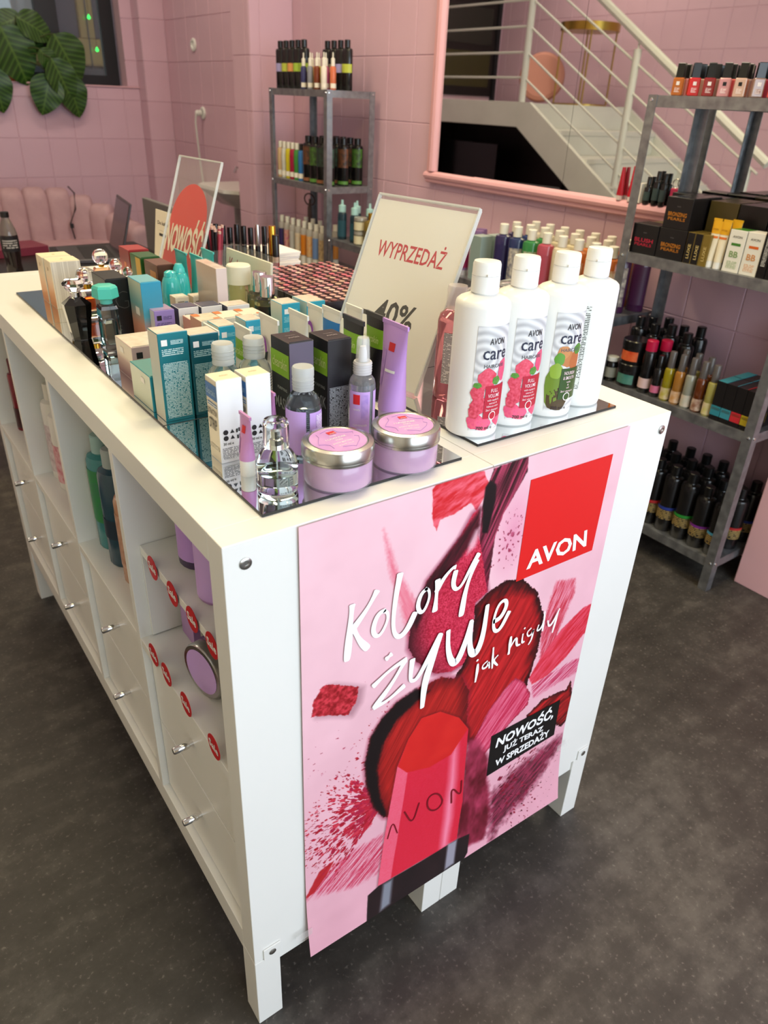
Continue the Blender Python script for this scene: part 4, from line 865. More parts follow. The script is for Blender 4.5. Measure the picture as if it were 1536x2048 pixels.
obj('perfume', facet([(.0125, .012), (.0145, .018), (.0145, .050), (.010, .056)], 4, .5), M('E6F2E6', .02, 0, 1, ior=1.33), t)
obj('neck', lathe([(0, .083), (.0105, .083), (.0105, .092), (0, .092)], 16), M('5CBFB4', .35), t)
obj('cap', facet([(.0200, .0925), (.0225, .094), (.0215, .110), (.0185, .114), (.010, .115)], 6, .2), M('4FC4B4', .35), t)
carton('black perfume carton with drawn scroll lettering', .130, .748, .043, .080, .115, M('131112', .3), M('2A2A28', .3), None, M('1A1717', .35), [('F', 't', .004, .078, 'G', .034, .024, M('4A4644', .4), -.03), ('F', 't', -.008, .030, 'ic', .014, .012, M('6A6664', .4), -.02)])
carton('blue to coral perfume carton', .169, .677, .037, .066, .120, zgrad([(0, 'C87C68'), (.3, 'B98C84'), (.5, '4FA0B8'), (1, '2F9CC4')], .35, 2, .12), zgrad([(0, 'D07A64'), (.35, 'DDA088'), (.65, '7FB8BC'), (1, 'DCDCC4')], .35, 2, .12), None, noisy('5FAAC0', '7FB8BE', 8, .35), [('L', 'q', .004, .066, .020, .014, PAPER, 'price_label')])
for k, (x, y, r, h_) in enumerate([(.222, 1.085, .0165, .070), (.2395, 1.040, .0135, .062), (.2525, 1.005, .0105, .056)]):
    t = thing('perfume_bottle', 'clear perfume bottle with round glass ball stopper, %s of three' % ('largest', 'middle sized', 'smallest')[k], 'perfume', (x, y, ZT), 0, 'ball stopper perfumes')
    obj('glass_body', cbox(r*2, r*1.3, h_, .004), M('F2C9A8', .02, 0, .95, ior=1.3), t)
    obj('neck', lathe([(0, h_), (.006, h_), (.006, h_+.005), (0, h_+.005)], 14), GOLD, t)
    obj('ball_stopper', lathe([(0, h_+.005)]+[(r*math.sin(a), h_+.005+r-r*math.cos(a)) for a in [PI*q/10 for q in range(1, 10)]]+[(0, h_+.005+2*r)], 22), GLASS, t)
carton('dark red perfume carton with coral figure', .284, 1.082, .046, .068, .100, M('8E2424', .35), zgrad([(0, 'E8603E'), (.55, 'D2453A'), (.75, '8E2020'), (1, '9A2A2A')], .35, 2, .1), None, M('A03030', .4), [('L', 'q', .004, .060, .014, .022, M('E88A4A', .4))])
carton('green perfume carton with yellow figure on the side', .279, .992, .043, .068, .100, M('22501E', .35), M('2E6A22', .35), None, M('2E5A30', .35), [('L', 'q', .016, .055, .030, .085, M('E0B426', .4)), ('L', 'q', .014, .040, .006, .012, BLACKM)])
carton('brown perfume carton with amber disc', .281, .902, .038, .076, .100, M('4E2C1C', .3), M('5A3018', .3), None, M('6A4636', .35), [('L', 'q', .012, .062, .034, .046, M('B5792A', .35)), ('L', 'q', -.010, .030, .012, .010, M('D8582A', .4))])
for k, (x, y, h_) in enumerate([(.292, .862, .098), (.323, .892, .104)]):
    t = thing('lotion_bottle', 'rounded glossy turquoise bottle before the brown carton, %s one' % ('front', 'rear')[k], 'bottle', (x, y, ZT), 0, 'rounded turquoise bottles')
    obj('bottle_body', lathe([(0, 0), (.014, 0), (.017, .004), (.019, .03), (.0195, .055), (.018, .074), (.014, .084), (.012, .086), (0, .086)], 26), M('35B9BE', .15, coat=.6), t)
    obj('cap', lathe([(0, .0862), (.0125, .0862), (.0115, .094), (.007, h_-.001), (0, h_)], 22), M('43C8CA', .15, coat=.6), t)
for k, (x, y) in enumerate([(.362, .975), (.3725, .916), (.419, .964)]):
    t = thing('shower_tube', 'flat turquoise tube with wide crimp, %s of three' % ('left', 'middle', 'right rear')[k], 'tube', (x, y, ZT), 0, 'turquoise tubes')
    flat_tube(t, .066, .112, .034, M('2FA9A8', .4), M('4CC0BE', .35), .014, .016, .004)
t = thing('gift_set_box', 'clear wrapped pinkish gift carton standing before the brochure holder', 'box', (.327, .736, ZT))
obj('box_body', cbox(.022, .092, .130, .001, (1, 0, 0, 2, 0, 0)), [noisy('C9B4A6', 'DDCABC', 40, .15), M('E6D4D2', .4), zgrad([(0, '7A6452'), (.5, 'B3A08C'), (.75, 'D8C8B8'), (1, 'CDB09A')], .12, 2, .13)], t)
obj('wrap_film', MB().box(-.0118, .0118, -.0468, .0468, .0005, .1312).mesh(smooth=False), M('FFFFFF', .06, alpha=.08), t)
t = thing('deodorant_bottle', 'clear roll on bottle with broad white cap before the brochure holder', 'bottle', (.436, .848, ZT))
obj('bottle_body', lathe([(0, 0), (.021, 0), (.023, .003), (.023, .058), (.021, .062), (0, .062)], 30), M('E6D9A8', .03, 0, .9, ior=1.3), t)
obj('cap', lathe([(0, .0622), (.0255, .0622), (.0255, .098), (.0235, .1005), (0, .1005)], 32), M('E9E6D2', .4), t)
for k, (x, y) in enumerate([(.455, .790), (.447, .742)]):
    t = thing('perfume_bottle', 'squat round clear perfume bottle with tall chrome cap, %s one' % ('rear', 'front')[k], 'perfume', (x, y, ZT), 0, 'chrome capped perfumes')
    obj('glass_body', lathe([(0, 0), (.024, 0), (.027, .003), (.027, .046), (.024, .053), (.013, .056), (0, .056)], 32), M('F4F4E4', .01, 0, 1, ior=1.35), t)
    obj('perfume', lathe([(0, .004), (.0245, .005), (.0245, .040), (0, .040)], 28), M('E6DFA8', .0, 0, 1, ior=1.33), t)
    obj('cap', lathe([(0, .0562), (.0150, .0562), (.0150, .094), (.014, .0955), (0, .0955)], 32), CHROME, t)
# ---- acrylic signs ---------------------------------------------------------------
def slab(bl, br, h_, lean, th=.003):
    """local frame for a leaning sign: returns matrix with x along bl->br, y up the sheet, z out of its face"""
    bl, br = Vector(bl), Vector(br); u = (br-bl); w_ = u.length; u.normalize()
    nrm = u.cross(Vector((0, 0, 1))); nrm.normalize()            # towards the reader
    up = (Vector((0, 0, 1))*math.cos(lean)-nrm*math.sin(lean)).normalized(); z = u.cross(up)
    m = Matrix((u, up, z)).transposed().to_4x4(); m.translation = (bl+br)/2; return m, w_
def place(o, m): o.location = m.translation; o.rotation_euler = m.to_euler(); return o
m, w_ = slab((.415, .462, ZT+.0022), (.449, .246, ZT+.0022), .297, R(24))
s = place(thing('sale_sign', 'leaning acrylic sign reading sale in red with forty percent off', 'sign'), m)
H = .296
obj('acrylic_sheet', bev(-w_/2, w_/2, .0, H, .0008, .0038, .0008), ACRYL, s); obj('acrylic_back', bev(-w_/2, w_/2, .0, H, -.0035, -.0008, .0008), ACRYL, s)
for sx in (-1, 1): obj('edge', bev(sx*w_/2-.0012, sx*w_/2+.0012, 0, H, -.0036, .0039, .0004), ACR_GLINT, s)  # pale strips paint the bright edge line of the acrylic
obj('top_edge_glint', bev(-w_/2, w_/2, H, H+.003, -.0036, .0039, .0004), ACR_GLINT, s)
obj('paper_insert', MB().box(-w_/2+.003, w_/2-.003, .003, H-.006, -.0006, .0006).mesh(smooth=False), M('EDEAE4', .6), s)
obj('lettering', text('WYPRZEDAŻ', .026, .150, .012), M('C52438', .4), s, (.0, H*.715, .00075))
obj('lettering', text('- 40%', .041, .120, .02), M('141214', .4), s, (-.006, H*.375, .00075))
obj('foot', bev(-w_/2, w_/2, .0002, .0026, -.055, -.004, .0008), ACRYL, s, (0, .0005, 0), (R(24), 0, 0))
m, w_ = slab((.391, 1.232, ZT+.0018), (.408, 1.034, ZT+.0018), .29, R(19))
s = place(thing('novelty_sign', 'clear acrylic sign with big red circle announcing novelty', 'sign'), m)
H = .290
obj('acrylic_sheet', bev(-w_/2, w_/2, .0, H, .0006, .0030, .0008), ACRYL, s); obj('acrylic_back', bev(-w_/2, w_/2, .0, H, -.0030, -.0006, .0008), ACRYL, s)
for sx in (-1, 1): obj('edge', bev(sx*w_/2-.0012, sx*w_/2+.0012, 0, H, -.0031, .0031, .0004), ACR_GLINT, s)  # added pale strips, edge highlight painted in
obj('top_edge_glint', bev(-w_/2, w_/2, H, H+.003, -.0031, .0031, .0004), ACR_GLINT, s)
cy, rc = .150, .086
pts = [(rc*math.cos(a), cy+rc*math.sin(a), 0) for a in [R(-18+216*k/40) for k in range(41)]]
obj('circle_print', MB().add(pts, [tuple(range(41))]).mesh(smooth=False), M('DC3524', .4), s, (0, 0, .0))
obj('base_print', MB().add([(-rc, .01, 0), (rc, .01, 0), (rc, .125, 0), (-rc, .125, 0)], [(0, 1, 2, 3)]).mesh(smooth=False), M('C42C20', .4), s, (0, 0, -.0002))
obj('lettering', text('NOWOŚĆ', .060, .176, .035), M('F0E6CE', .4), s, (.0, .108, .0005))
obj('foot', bev(-w_/2, w_/2, .0002, .0022, -.05, -.004, .0008), ACRYL, s, (0, .0005, 0), (R(19), 0, 0))
m, w_ = slab((.47, 1.45, ZT), (.478, 1.262, ZT), .14, R(8))
s = place(thing('notice_card', 'cream printed notice in an acrylic stand behind the novelty sign', 'notice'), m)
obj('card', bev(-w_/2, w_/2, 0, .135, -.001, .001, .0004), M('EBE2CC', .5), s)
for k, (tx, h_, w2, c) in enumerate([('Do każdego', .009, .085, '3A3634')]): obj('lettering', text(tx, h_, w2, .01), M(c, .4), s, (-.035, .104, .0014))
obj('text_print', quad(.13, .014), fineprint('EBE2CC', '2A2624', .014, 220, .35), s, (0, .078, .0014)); obj('text_print', quad(.06, .010), fineprint('EBE2CC', 'C03A4A', .010, 260, .35), s, (0, .052, .0014))
m, w_ = slab((.472, 1.000, ZT), (.480, .790, ZT), .115, R(4))
s = place(thing('brochure_holder', 'clear acrylic brochure holder with a cream leaflet lettered in red', 'holder'), m)
obj('front_sheet', bev(-w_/2, w_/2, 0, .112, .004, .006, .0006), ACRYL, s); obj('back_sheet', bev(-w_/2, w_/2, 0, .118, -.014, -.012, .0006), ACRYL, s)
for sx in (-1, 1): obj('side_sheet', bev(sx*w_/2-.001, sx*w_/2+.001, 0, .112, -.012, .004, .0005), ACRYL, s)
obj('leaflet', bev(-w_/2+.006, w_/2-.006, .002, .108, -.004, .002, .0005), M('E4E2CC', .5), s)
obj('lettering', text('Kolory', .032, .085, .0, .3), M('B4283A', .4), s, (-.045, .076, .0024))
# ---- eyeshadow testers -------------------------------------------------------------
pc = ['B98A86', 'C99A92', 'A8706E', 'D4A79E', '9C6264', 'C77F86', 'D2949C', 'B56A74', '8E5A58', 'C8A08C', 'E0B4A8', 'D06A78', 'A87A6A', '7A4A4C']
PAN = lathe([(0, 0), (.0068, 0), (.0072, .0006), (.0072, .0022), (.0068, .0024), (.0062, .0018), (0, .0020)], 14)
for q in range(3):
    t = thing('eyeshadow_tray', 'black tray filled with rows of round pink and brown eyeshadow pans, %s of three' % ('nearest', 'middle', 'farthest')[q], 'palette', (.640, .722+.121*q, ZT), 0, 'eyeshadow tester trays')
    obj('tray', bev(-.133, .133, -.059, .059, 0, .050, .001), M('141012', .25), t)
    for i in range(12):
        for j in range(6):
            c = rnd.choice(pc); obj('pan', PAN, M(c, .6), t, (-.121+.022*i, -.049+.0196*j, .0498))
t = thing('powder_compact', 'open black compact with peach powder below the trays', 'compact', (.545, .610, ZT))
obj('case', bev(-.05, .05, -.03, .03, 0, .030, .002), M('121012', .2), t)
for k in range(3): obj('powder', lathe([(0, 0), (.012, 0), (.012, .002), (0, .003)], 16), M('D39A82', .6), t, (-.03+.03*k, 0, .0302))
# ---- make-up sticks at the back -----------------------------------------------------
t = thing('pencil_cup', 'clear cup packed with pink and black lip pencils', 'pencil cup', (.522, 1.165, ZT))
obj('cup', lathe([(.024, 0), (.026, 0), (.028, .075), (.026, .075), (.0245, .003), (0, .003)], 22), ACRYL, t)
for k in range(14):
    a = 2*PI*k*.382; rr = .004+.015*(k/14)**.5; c = ('B84A5E', 'A83048', '1A1416', '8E2E40', 'C86A78')[k % 5]
    p = obj('pencil', MB().tube([(rr*.6*math.cos(a), rr*.6*math.sin(a), .004), (rr*1.3*math.cos(a), rr*1.3*math.sin(a), .118+.006*math.sin(k*3))], .0038, 7).mesh(), M(c, .35), t)
    obj('pencil_tip', MB().tube([(rr*1.3*math.cos(a), rr*1.3*math.sin(a), .118+.006*math.sin(k*3)), (rr*1.33*math.cos(a), rr*1.33*math.sin(a), .124+.006*math.sin(k*3))], .0039, 7).mesh(), M('D8B8A8', .3), p)
for k in range(8):
    x, y = .556+.0155*k, 1.222-.0075*k
    t = thing('mascara', 'black mascara tube in the row behind the leaflet, %s from the pencil cup' % ORD[k], 'mascara', (x, y, ZT), 0, 'row of mascara tubes')
    obj('barrel', lathe([(0, 0), (.0068, 0), (.0068, .070), (.006, .072), (0, .072)], 16), M('101012', .2), t)
    obj('cap', lathe([(0, .0722), (.0068, .0722), (.0068, .122-.004*(k % 3)), (.006, .124-.004*(k % 3)), (0, .124-.004*(k % 3))], 16), SILVER if k == 6 else M('0C0C0E', .15), t)
    obj('end_ring', lathe([(.0069, .073), (.0073, .073), (.0073, .076), (.0069, .076)], 16), SILVER, t)
t = thing('lip_gloss', 'black capped lip gloss by the booklets', 'lip gloss', (.657, 1.118, ZT)); obj('barrel', lathe([(0, 0), (.008, 0), (.008, .05), (0, .05)], 16), M('16161A', .2), t); obj('cap', lathe([(0, .05), (.0085, .05), (.0085, .098), (.007, .100), (0, .100)], 16), M('0A0A0C', .25), t)
t = thing('lip_gloss', 'gold capped lipstick tube standing behind the eyeshadow trays', 'lip gloss', (.636, 1.072, ZT)); obj('barrel', lathe([(0, 0), (.0085, 0), (.0085, .07), (0, .07)], 18), M('8E6A24', .2, .9), t); obj('cap', lathe([(0, .07), (.0088, .07), (.0088, .134), (.008, .136), (0, .136)], 18), GOLD, t)
t = thing('lip_gloss', 'red lip gloss with black cap before the gold one', 'lip gloss', (.632, 1.048, ZT)); obj('barrel', lathe([(0, 0), (.0085, 0), (.0085, .055), (0, .055)], 18), M('8E0F16', .12, coat=.7), t); obj('band', lathe([(.0086, .055), (.009, .055), (.009, .068), (.0086, .068)], 18), M('D8C8B0', .2, .7), t); obj('cap', lathe([(0, .0555), (.0085, .0555), (.0085, .116), (.0075, .118), (0, .118)], 18), BLACK, t)
for k in range(9):
    t = obj('booklet', bev(-.048, .048, -.068, .068, 0, .0056, .0006, 1, (0, 0, 0, 0, 1, 0)), [M('EEE8E4', .6), M('E2867C' if k == 8 else 'E9E2DE', .5)], None, (.718+.0015*((k*5) % 3), 1.232+.0015*((k*7) % 4), ZT+.0058*k), (0, 0, R(-4+1.3*((k*3) % 5))))
    tag(t, 'white paper booklet in the low stack, %s' % ('top one with a red cover' if k == 8 else ORD[k]+' from the bottom'), 'booklet', 'stack of booklets')
# ---- big white hair care bottles -----------------------------------------------------
WB = M('F3F3F0', .3, coat=.15)
SWIRL = None
def swirl_mat():
    n = N('label_swirl'); v = objc(n); s = n.n('ShaderNodeSeparateXYZ', {0: v})
    wv = n.n('ShaderNodeTexWave', {'Vector': n.n('ShaderNodeMapping', {'Vector': v, 'Location': (.006, 0, -.118), 'Scale': (1, 0, 1)}).outputs[0], 'Scale': 28, 'Distortion': 2.5, 'Detail': 1}, wave_type='RINGS', rings_direction='SPHERICAL')
    return n.out(n.ramp(wv.outputs[0], [(0, 'BDBDC0'), (1, 'E9E9EA')]), .35)
SWIRL = swirl_mat()
def blob(r, a, z, rx, rz, R0, n=14, jag=.0, seed=0):
    """flat printed blob wrapped on the bottle"""
    v = [(R0*math.sin(R(a)), -R0*math.cos(R(a)), z)]; rr = (.4, .75, 1.0)
    for e in rr:
        for k in range(n):
            q = 2*PI*k/n; j = (1+jag*math.sin(q*5+seed))*e
            aa = R(a)+rx*j*math.cos(q)/R0; v.append((R0*math.sin(aa), -R0*math.cos(aa), z+rz*j*math.sin(q)))
    f = [(0, 1+k, 1+(k+1) % n) for k in range(n)]
    for e in range(2): f += [(1+e*n+k, 1+(e+1)*n+k, 1+(e+1)*n+(k+1) % n, 1+e*n+(k+1) % n) for k in range(n)]
    return MB().add(v, f).mesh()
def care(label, x, y, rz, kind):
    t = thing('hair_care_bottle', label, 'bottle', (x, y, ZT), rz, 'large white hair care bottles'); r = .0375
    obj('bottle_body', lathe([(0, .0), (r-.0035, 0), (r-.001, .002), (r, .006), (r, .181), (r-.0012, .186), (r-.005, .1895), (.022, .1940), (.0165, .196), (.0165, .197), (0, .197)], 48), WB, t)
    c = obj('flip_cap', lathe([(0, .1975), (.0188, .1975), (.0188, .2195), (.0186, .220), (.0186, .2330), (.0172, .2365), (.010, .2375), (0, .2375)], 36), WB, t)
    obj('cap_seam', lathe([(.0189, .2190), (.0191, .2193), (.0189, .2196)], 36), M('C9C9C4', .4), c); obj('thumb_tab', bev(-.006, .006, -.0205, -.018, .2195, .2225, .0006), WB, c)
    if kind == 'back':
        obj('text_print', arc(r+.0004, -52, -8, .030, .158), fineprint('EFF1EC', '4A5048', .0026, 620, .42, up=2), t); obj('box_print', arc(r+.0006, -30, -10, .036, .048), M('E8EAE4', .4), t); return t
    R1 = r+.0005
    obj('label_print', arc(R1, -26, 60, .012, .160), SWIRL, t)
    A = 19
    for s_, h_, w2, z, col, bo in ((AV, .0085, .024, .140, '2A2A30', .012), ('care', .0185, .040, .1245, '1E2440', .004), ('HAIRCARE', .0050, .034, .1060, '5A5A60', .01)):
        obj('lettering', wrap(text(s_, h_, w2, bo), R1+.0006, A, z), M(col, .4), t)
    if kind == 'red':
        for k, (a, z, rx, rz_, c_) in enumerate([(-14, .026, .012, .012, 'E0447A'), (4, .022, .013, .010, 'E8588C'), (44, .098, .010, .016, 'E0407E'), (46, .030, .012, .014, 'D8306E'), (-8, .050, .013, .013, 'C8243E'), (-14, .068, .010, .012, 'CE3448'), (4, .088, .014, .015, 'D8364E'), (-18, .040, .008, .010, 'BE1C38'), (26, .085, .007, .006, '3E7A2C'), (-16, .079, .006, .004, '4A8A34')]):
            obj('fruit_print', blob(0, a, z, rx, rz_, R1+.0003+.00004*k, 16, .08, k), noisy(c_, 'E8607A' if c_ not in ('3E7A2C', '4A8A34') else '6AA048', 260, .35), t)
    else:
        for k, (a, z, rx, rz_, c_) in enumerate([(-12, .050, .013, .034, '6E8A2C'), (2, .030, .018, .018, '4A3A20'), (14, .092, .012, .012, 'C07A44'), (2, .102, .010, .010, 'CC8A50'), (34, .088, .010, .016, 'B86A3A'), (-6, .092, .008, .010, '5E9A34'), (40, .106, .009, .008, '4E8A30'), (-10, .074, .010, .012, '8FAE3E')]):
            obj('fruit_print', blob(0, a, z, rx, rz_, R1+.0003+.00004*k, 16, .06, k), noisy(c_, c_, 200, .35), t)
    pc_ = 'B81634' if kind == 'red' else '32501E'
    obj('panel_print', arc(R1+.001, 2, 58, .030, .078), M(pc_, .4), t)
    l1, l2 = ('FULL', 'VOLUME') if kind == 'red' else ('NOURISH', '& SMOOTH')
    for s_, h_, w2, z in ((l1, .0052, .013 if kind == 'red' else .020, .071), (l2, .0052, .021, .0635), ('with raspberry' if kind == 'red' else 'with', .0028, .022 if kind == 'red' else .008, .0572), ('extract &' if kind == 'red' else '&', .0028, .015 if kind == 'red' else .003, .0527), ('hibiscus scent' if kind == 'red' else 'oil', .0028, .022 if kind == 'red' else .005, .0482), ('2in1 shampoo', .0030, .024, .0428)):
        obj('lettering', wrap(text(s_, h_, w2, .01), R1+.0014, 24, z), M('F2D8DC', .4), t)
    obj('seal_print', blob(0, 24, .034, .0065, .0065, R1+.0016, 20), M('F4ECEC', .4), t); obj('seal_print', blob(0, 24, .034, .0052, .0052, R1+.0018, 20), M(pc_, .4), t)
    obj('lettering', wrap(text('700 ml e', .0048, .026, .012), R1+.0012, 8, .0165), M('3A2A30', .4), t)
    return t
care('large white hair care bottle with raspberry label, closest to the lavender jars', .441, .105, R(-22), 'red')
care('large white hair care bottle with raspberry label, second of the four', .519, .109, R(-25), 'red')
care('large white hair care bottle with green avocado label', .597, .105, R(-27), 'green')
care('large white hair care bottle turned to its text side, fourth of four', .674, .112, R(-40), 'back')
t = thing('shower_gel_bottle', 'clear pink shower gel bottle behind the sale sign', 'bottle', (.503, .228, ZT)); r = .0265
obj('bottle_body', lathe([(0, 0), (r-.002, 0), (r, .003), (r, .122), (r-.003, .132), (.014, .140), (0, .140)], 32), M('D88A94', .06, 0, .6, ior=1.3), t)
obj('clear_cap', lathe([(0, .1405), (.0155, .1405), (.0155, .172), (.0145, .175), (0, .175)], 26), M('EFE4E0', .08, alpha=.35), t)
obj('back_print', arc(r+.0005, -75, 15, .028, .108), fineprint('D8D2CC', '5A5458', .002, 800, .42, up=2), t)
for k, (x, y) in enumerate([(.560, .222), (.640, .236)]):
    t = thing('storage_jar', 'clear round plastic jar behind the white bottles, %s one' % ('left', 'right')[k], 'jar', (x, y, ZT), 0, 'clear plastic jars')
    obj('jar_wall', lathe([(0, 0), (.030, 0), (.033, .003), (.033, .150), (.031, .150), (.031, .004), (0, .004)], 32), ACRYL, t)
    obj('lid', lathe([(.0335, .150), (.0345, .150), (.0345, .162), (.030, .164), (0, .164), (0, .162), (.0335, .161)], 32), M('EDEFEE', .05, 0, .9, ior=1.2), t)

# ================================================================= stock on the racks
def bottle(name, label, cat, loc, h_, r, body, cap, group, ey=1.0, capr=None, caph=.03, lab=None, lz=(.2, .7), neck=True, rz=0, la=(-80, 80), tip=0, lab2=None):
    t = thing(name, label, cat, loc, rz, group); hb = h_-caph; cr = capr or r*.5
    obj('bottle_body', lathe([(0, 0), (r*.93, 0), (r, r*.1), (r, hb-r*.5), (r*.9, hb-r*.22), (cr*1.05, hb-.002), (cr*1.0, hb), (0, hb)], 18, ey), body, t)
    pr = [(0, hb+.0005), (cr, hb+.0005), (cr, hb+caph*(.55 if tip else .95)), (cr*(.35 if tip else .88), hb+caph*(.62 if tip else 1)), (cr*(.3 if tip else .1), h_), (0, h_)]
    obj('cap', lathe([(round(a, 5), round(b, 5)) for a, b in pr], 16), cap, t)
    if lab: obj('label_print', arc(round(r+.0006, 5), la[0], la[1], round(hb*lz[0], 4), round(hb*lz[1], 4), ey, 10), lab, t)
    if lab2: obj('label_print', arc(round(r+.0009, 5), la[0], la[1], round(hb*lab2[0], 4), round(hb*lab2[1], 4), ey, 10), lab2[2], t)
    return t
WCAP = M('E9E4D4', .4); BKB = M('100E0F', .25, coat=.3); FACE = R(-62)
def mott(a, b): return noisy(a, b, 55, .4)
# far corner rack, top shelf
z = 1.3892; bands = ['A9A0CE', 'B9C24A', 'DE9A5C', 'A6C445', 'A6C445', '6A6A62', '8E7A6A', 'A9A0CE', 'B9C24A']
for k in range(9):
    y = 3.215-.0585*k if k < 5 else 3.20-.058*k+.02
    x = 1.845 if k < 5 else 1.945
    bottle('hair_serum_bottle', 'tall black bottle with coloured band atop the far rack, %s from the pillar' % ORD[k], 'bottle', (x, y, z), .205, .0265, BKB, BLACK, 'tall black bottles on the far rack', .75, .014, .03, M(bands[k], .4), (.42, .62), rz=FACE)
sc_ = ['3A3A66', 'D9A860', '8A8A92', 'C9BE2A', '7A3A1E', 'C0507E', 'E6DCCB', 'D0704A']
for k in range(8):
    bottle('body_spray', 'small clear spray with white cap atop the far rack, %s in its row' % ORD[k], 'bottle', (1.825+.03*(k % 2), 2.955-.031*k, z), .150, .0145, M(sc_[k], .3), WCAP, 'small sprays on the far rack', 1, .009, .055, M('E4DCCB', .4), (.08, .28), tip=1)
# far corner rack, second shelf
z = .9763; c6 = ['D7B68A', 'CFCFC4', 'CDBE22', 'A3163C', '3E8A3A', '2F6FB0']
for k in range(6):
    bottle('shower_gel_bottle', 'slim %s bottle with white cap on the far rack' % ('beige', 'pale', 'yellow', 'crimson', 'green', 'blue')[k], 'bottle', (1.835, 3.222-.044*k, z), .172, .0185, mott(c6[k], c6[k]), BLACK if k == 5 else WCAP, 'slim gels on the far rack', .8, .011, .03, M('E9E4D6', .4), (.08, .24), rz=FACE, lab2=(.55, .8, M(c6[k], .3)))
kk = 0
for i in range(3):
    for j in range(4):
        if i == 0 and j > 3: continue
        c = ('7A4A2C', '4E7A2A', '2E4A3A', '3A5A4A')[(j+i) % 4]
        bottle('shampoo_bottle', 'black bottle on the far rack, %s of the block' % ORD[kk], 'bottle', (1.842+.082*i, 2.945-.066*j, z), .212, .029, BKB, BLACK, 'black bottle block on the far rack', .85, .017, .028, mott(c, '1A1A18'), (.45, .9), rz=FACE, lab2=(.04, .12, M('8A5A3A' if j % 2 == 0 else '5A8A3A', .4))); kk += 1
# far corner rack, third shelf
z = .5603; c12 = ['3A2E5E', 'B01E7A', 'B8B4AC', 'CFCABA', 'D07A1A', 'D28A3A', '6A86B4', '7A6A54', 'B8285A', 'A07850', 'C8C2B4', '8A7A9A', 'C07A2A']
for k in range(13):
    row = 0 if k < 8 else 1
    x = 1.835+.09*row; y = 3.225-.061*k if row == 0 else 3.12-.075*(k-8)
    bottle('body_mist_bottle', 'clear mist bottle with white cap on the far rack, %s %s row bottle' % (ORD[k if row == 0 else k-8], 'front' if row == 0 else 'back'), 'bottle', (x, y, z), .222, .0215, M('CFC9BE', .15, 0, .4), WCAP, 'clear mists on the far rack', 1, .0125, .032, mott(c12[k], 'D9B88A' if k % 2 else c12[k]), (.28, .82), rz=FACE, lab2=(.04, .26, M('D8D2C6', .4)))
t = thing('wire_ornament', 'small brown wire ornament behind the mist bottles on the far rack', 'ornament', (1.99, 3.19, .5603), 0)
obj('stem', MB().tube([(0, 0, 0), (0, 0, .26), (.01, .01, .30)], [.014, .012, .008], 8).mesh(), M('6A5348', .6), t); obj('loop', MB().tube([(0, .055*math.cos(a), .30+.03*math.sin(a)) for a in [2*PI*q/14 for q in range(15)]], .004, 6).mesh(), M('4E3A34', .6), t); obj('foot', lathe([(0, 0), (.03, 0), (.028, .008), (0, .01)], 16), M('6A5348', .6), t)
# low racks under the mirror
z = .7473
for k in range(4):
    bottle('serum_bottle', 'dark blue bottle with mint nozzle cap on the low rack, %s from the far rack' % ORD[k], 'bottle', (1.842+.05*(k % 2), 2.625-.055*k, z), .180, .0235, M('16323E', .3), M('A6CFCB', .35), 'dark blue bottles on the low rack', .8, .018, .055, M('27505E', .4), (.1, .7), rz=FACE, tip=1)
for k in range(2):
    t = thing('cream_jar', 'glass jar with cream label stacked on the low rack, %s one' % ('lower', 'upper')[k], 'jar', (1.835, 2.452, z+.062*k), FACE, 'stacked cream jars'); obj('jar_body', lathe([(0, 0), (.030, 0), (.031, .003), (.031, .048), (0, .048)], 22), M('8A8470', .1, 0, .3), t); obj('lid', lathe([(0, .0482), (.031, .0482), (.031, .0605), (.029, .0615), (0, .0615)], 22), M('B8B4A8', .3, .4), t); obj('label_print', arc(.0316, -70, 70, .006, .042), M('DCD2AE', .4), t)
bottle('oil_bottle', 'round gold brown oil bottle on the low rack beside the cream jars', 'bottle', (1.845, 2.384, z), .150, .033, M('8A7434', .12, 0, .3), GOLD, None, 1, .013, .03, M('5E5438', .4), (.1, .6), rz=FACE)
t = thing('cream_jar', 'small cream white jar at the end of the low rack display', 'jar', (1.83, 2.318, z)); obj('jar_body', lathe([(0, 0), (.026, 0), (.026, .038), (0, .038)], 20), M('DAD4C0', .4), t); obj('lid', lathe([(0, .0382), (.0265, .0382), (.0265, .052), (0, .052)], 20), M('EAE4D2', .4), t)
for k in range(3):
    t = thing('shampoo_tube', 'violet tube with magenta lower half on the low rack, %s one' % ORD[k], 'tube', (1.838+.045*k, 1.712-.052*(k == 0)*0-.03*(k % 2), z), FACE, 'violet tubes on the low rack')
    obj('tube_body', lathe([(0, .02), (.024, .02), (.0245, .05), (.0245, .15), (.022, .172), (0, .172)], 18, .75), M('8A6A9A', .25), t); obj('cap', lathe([(0, 0), (.0225, 0), (.0235, .0198), (0, .0198)], 18, .75), M('C8C4CC', .3, .4), t); obj('label_print', arc(.0250, -95, 95, .03, .095, .75), M('96205A', .4), t)
for k in range(2): carton('grey green carton on the low rack, %s one' % ('front', 'rear')[k], 1.812+.07*k, 1.585-.012*k, .060, .060, .165, M('93A49E', .45), M('8FA29C', .45), None, M('A6B4AE', .45), (), z=z, group='grey green cartons')
cb = [['2A2250', '1E2E5A', '2E8040', 'B04A5A', 'D9CDB0', 'C9723A', 'BE6420', 'B85E1E'], ['28204A', '22386A', '3A8A48', 'CFC4A4', 'D8CCA8', 'C8783A', 'BA662A', '4A1E46'], ['E0D6BC', 'D6CBB2', 'C8BC9A', 'D8CCAE', 'CFC2A0', 'C4824A', 'C07030', '4E2248']]
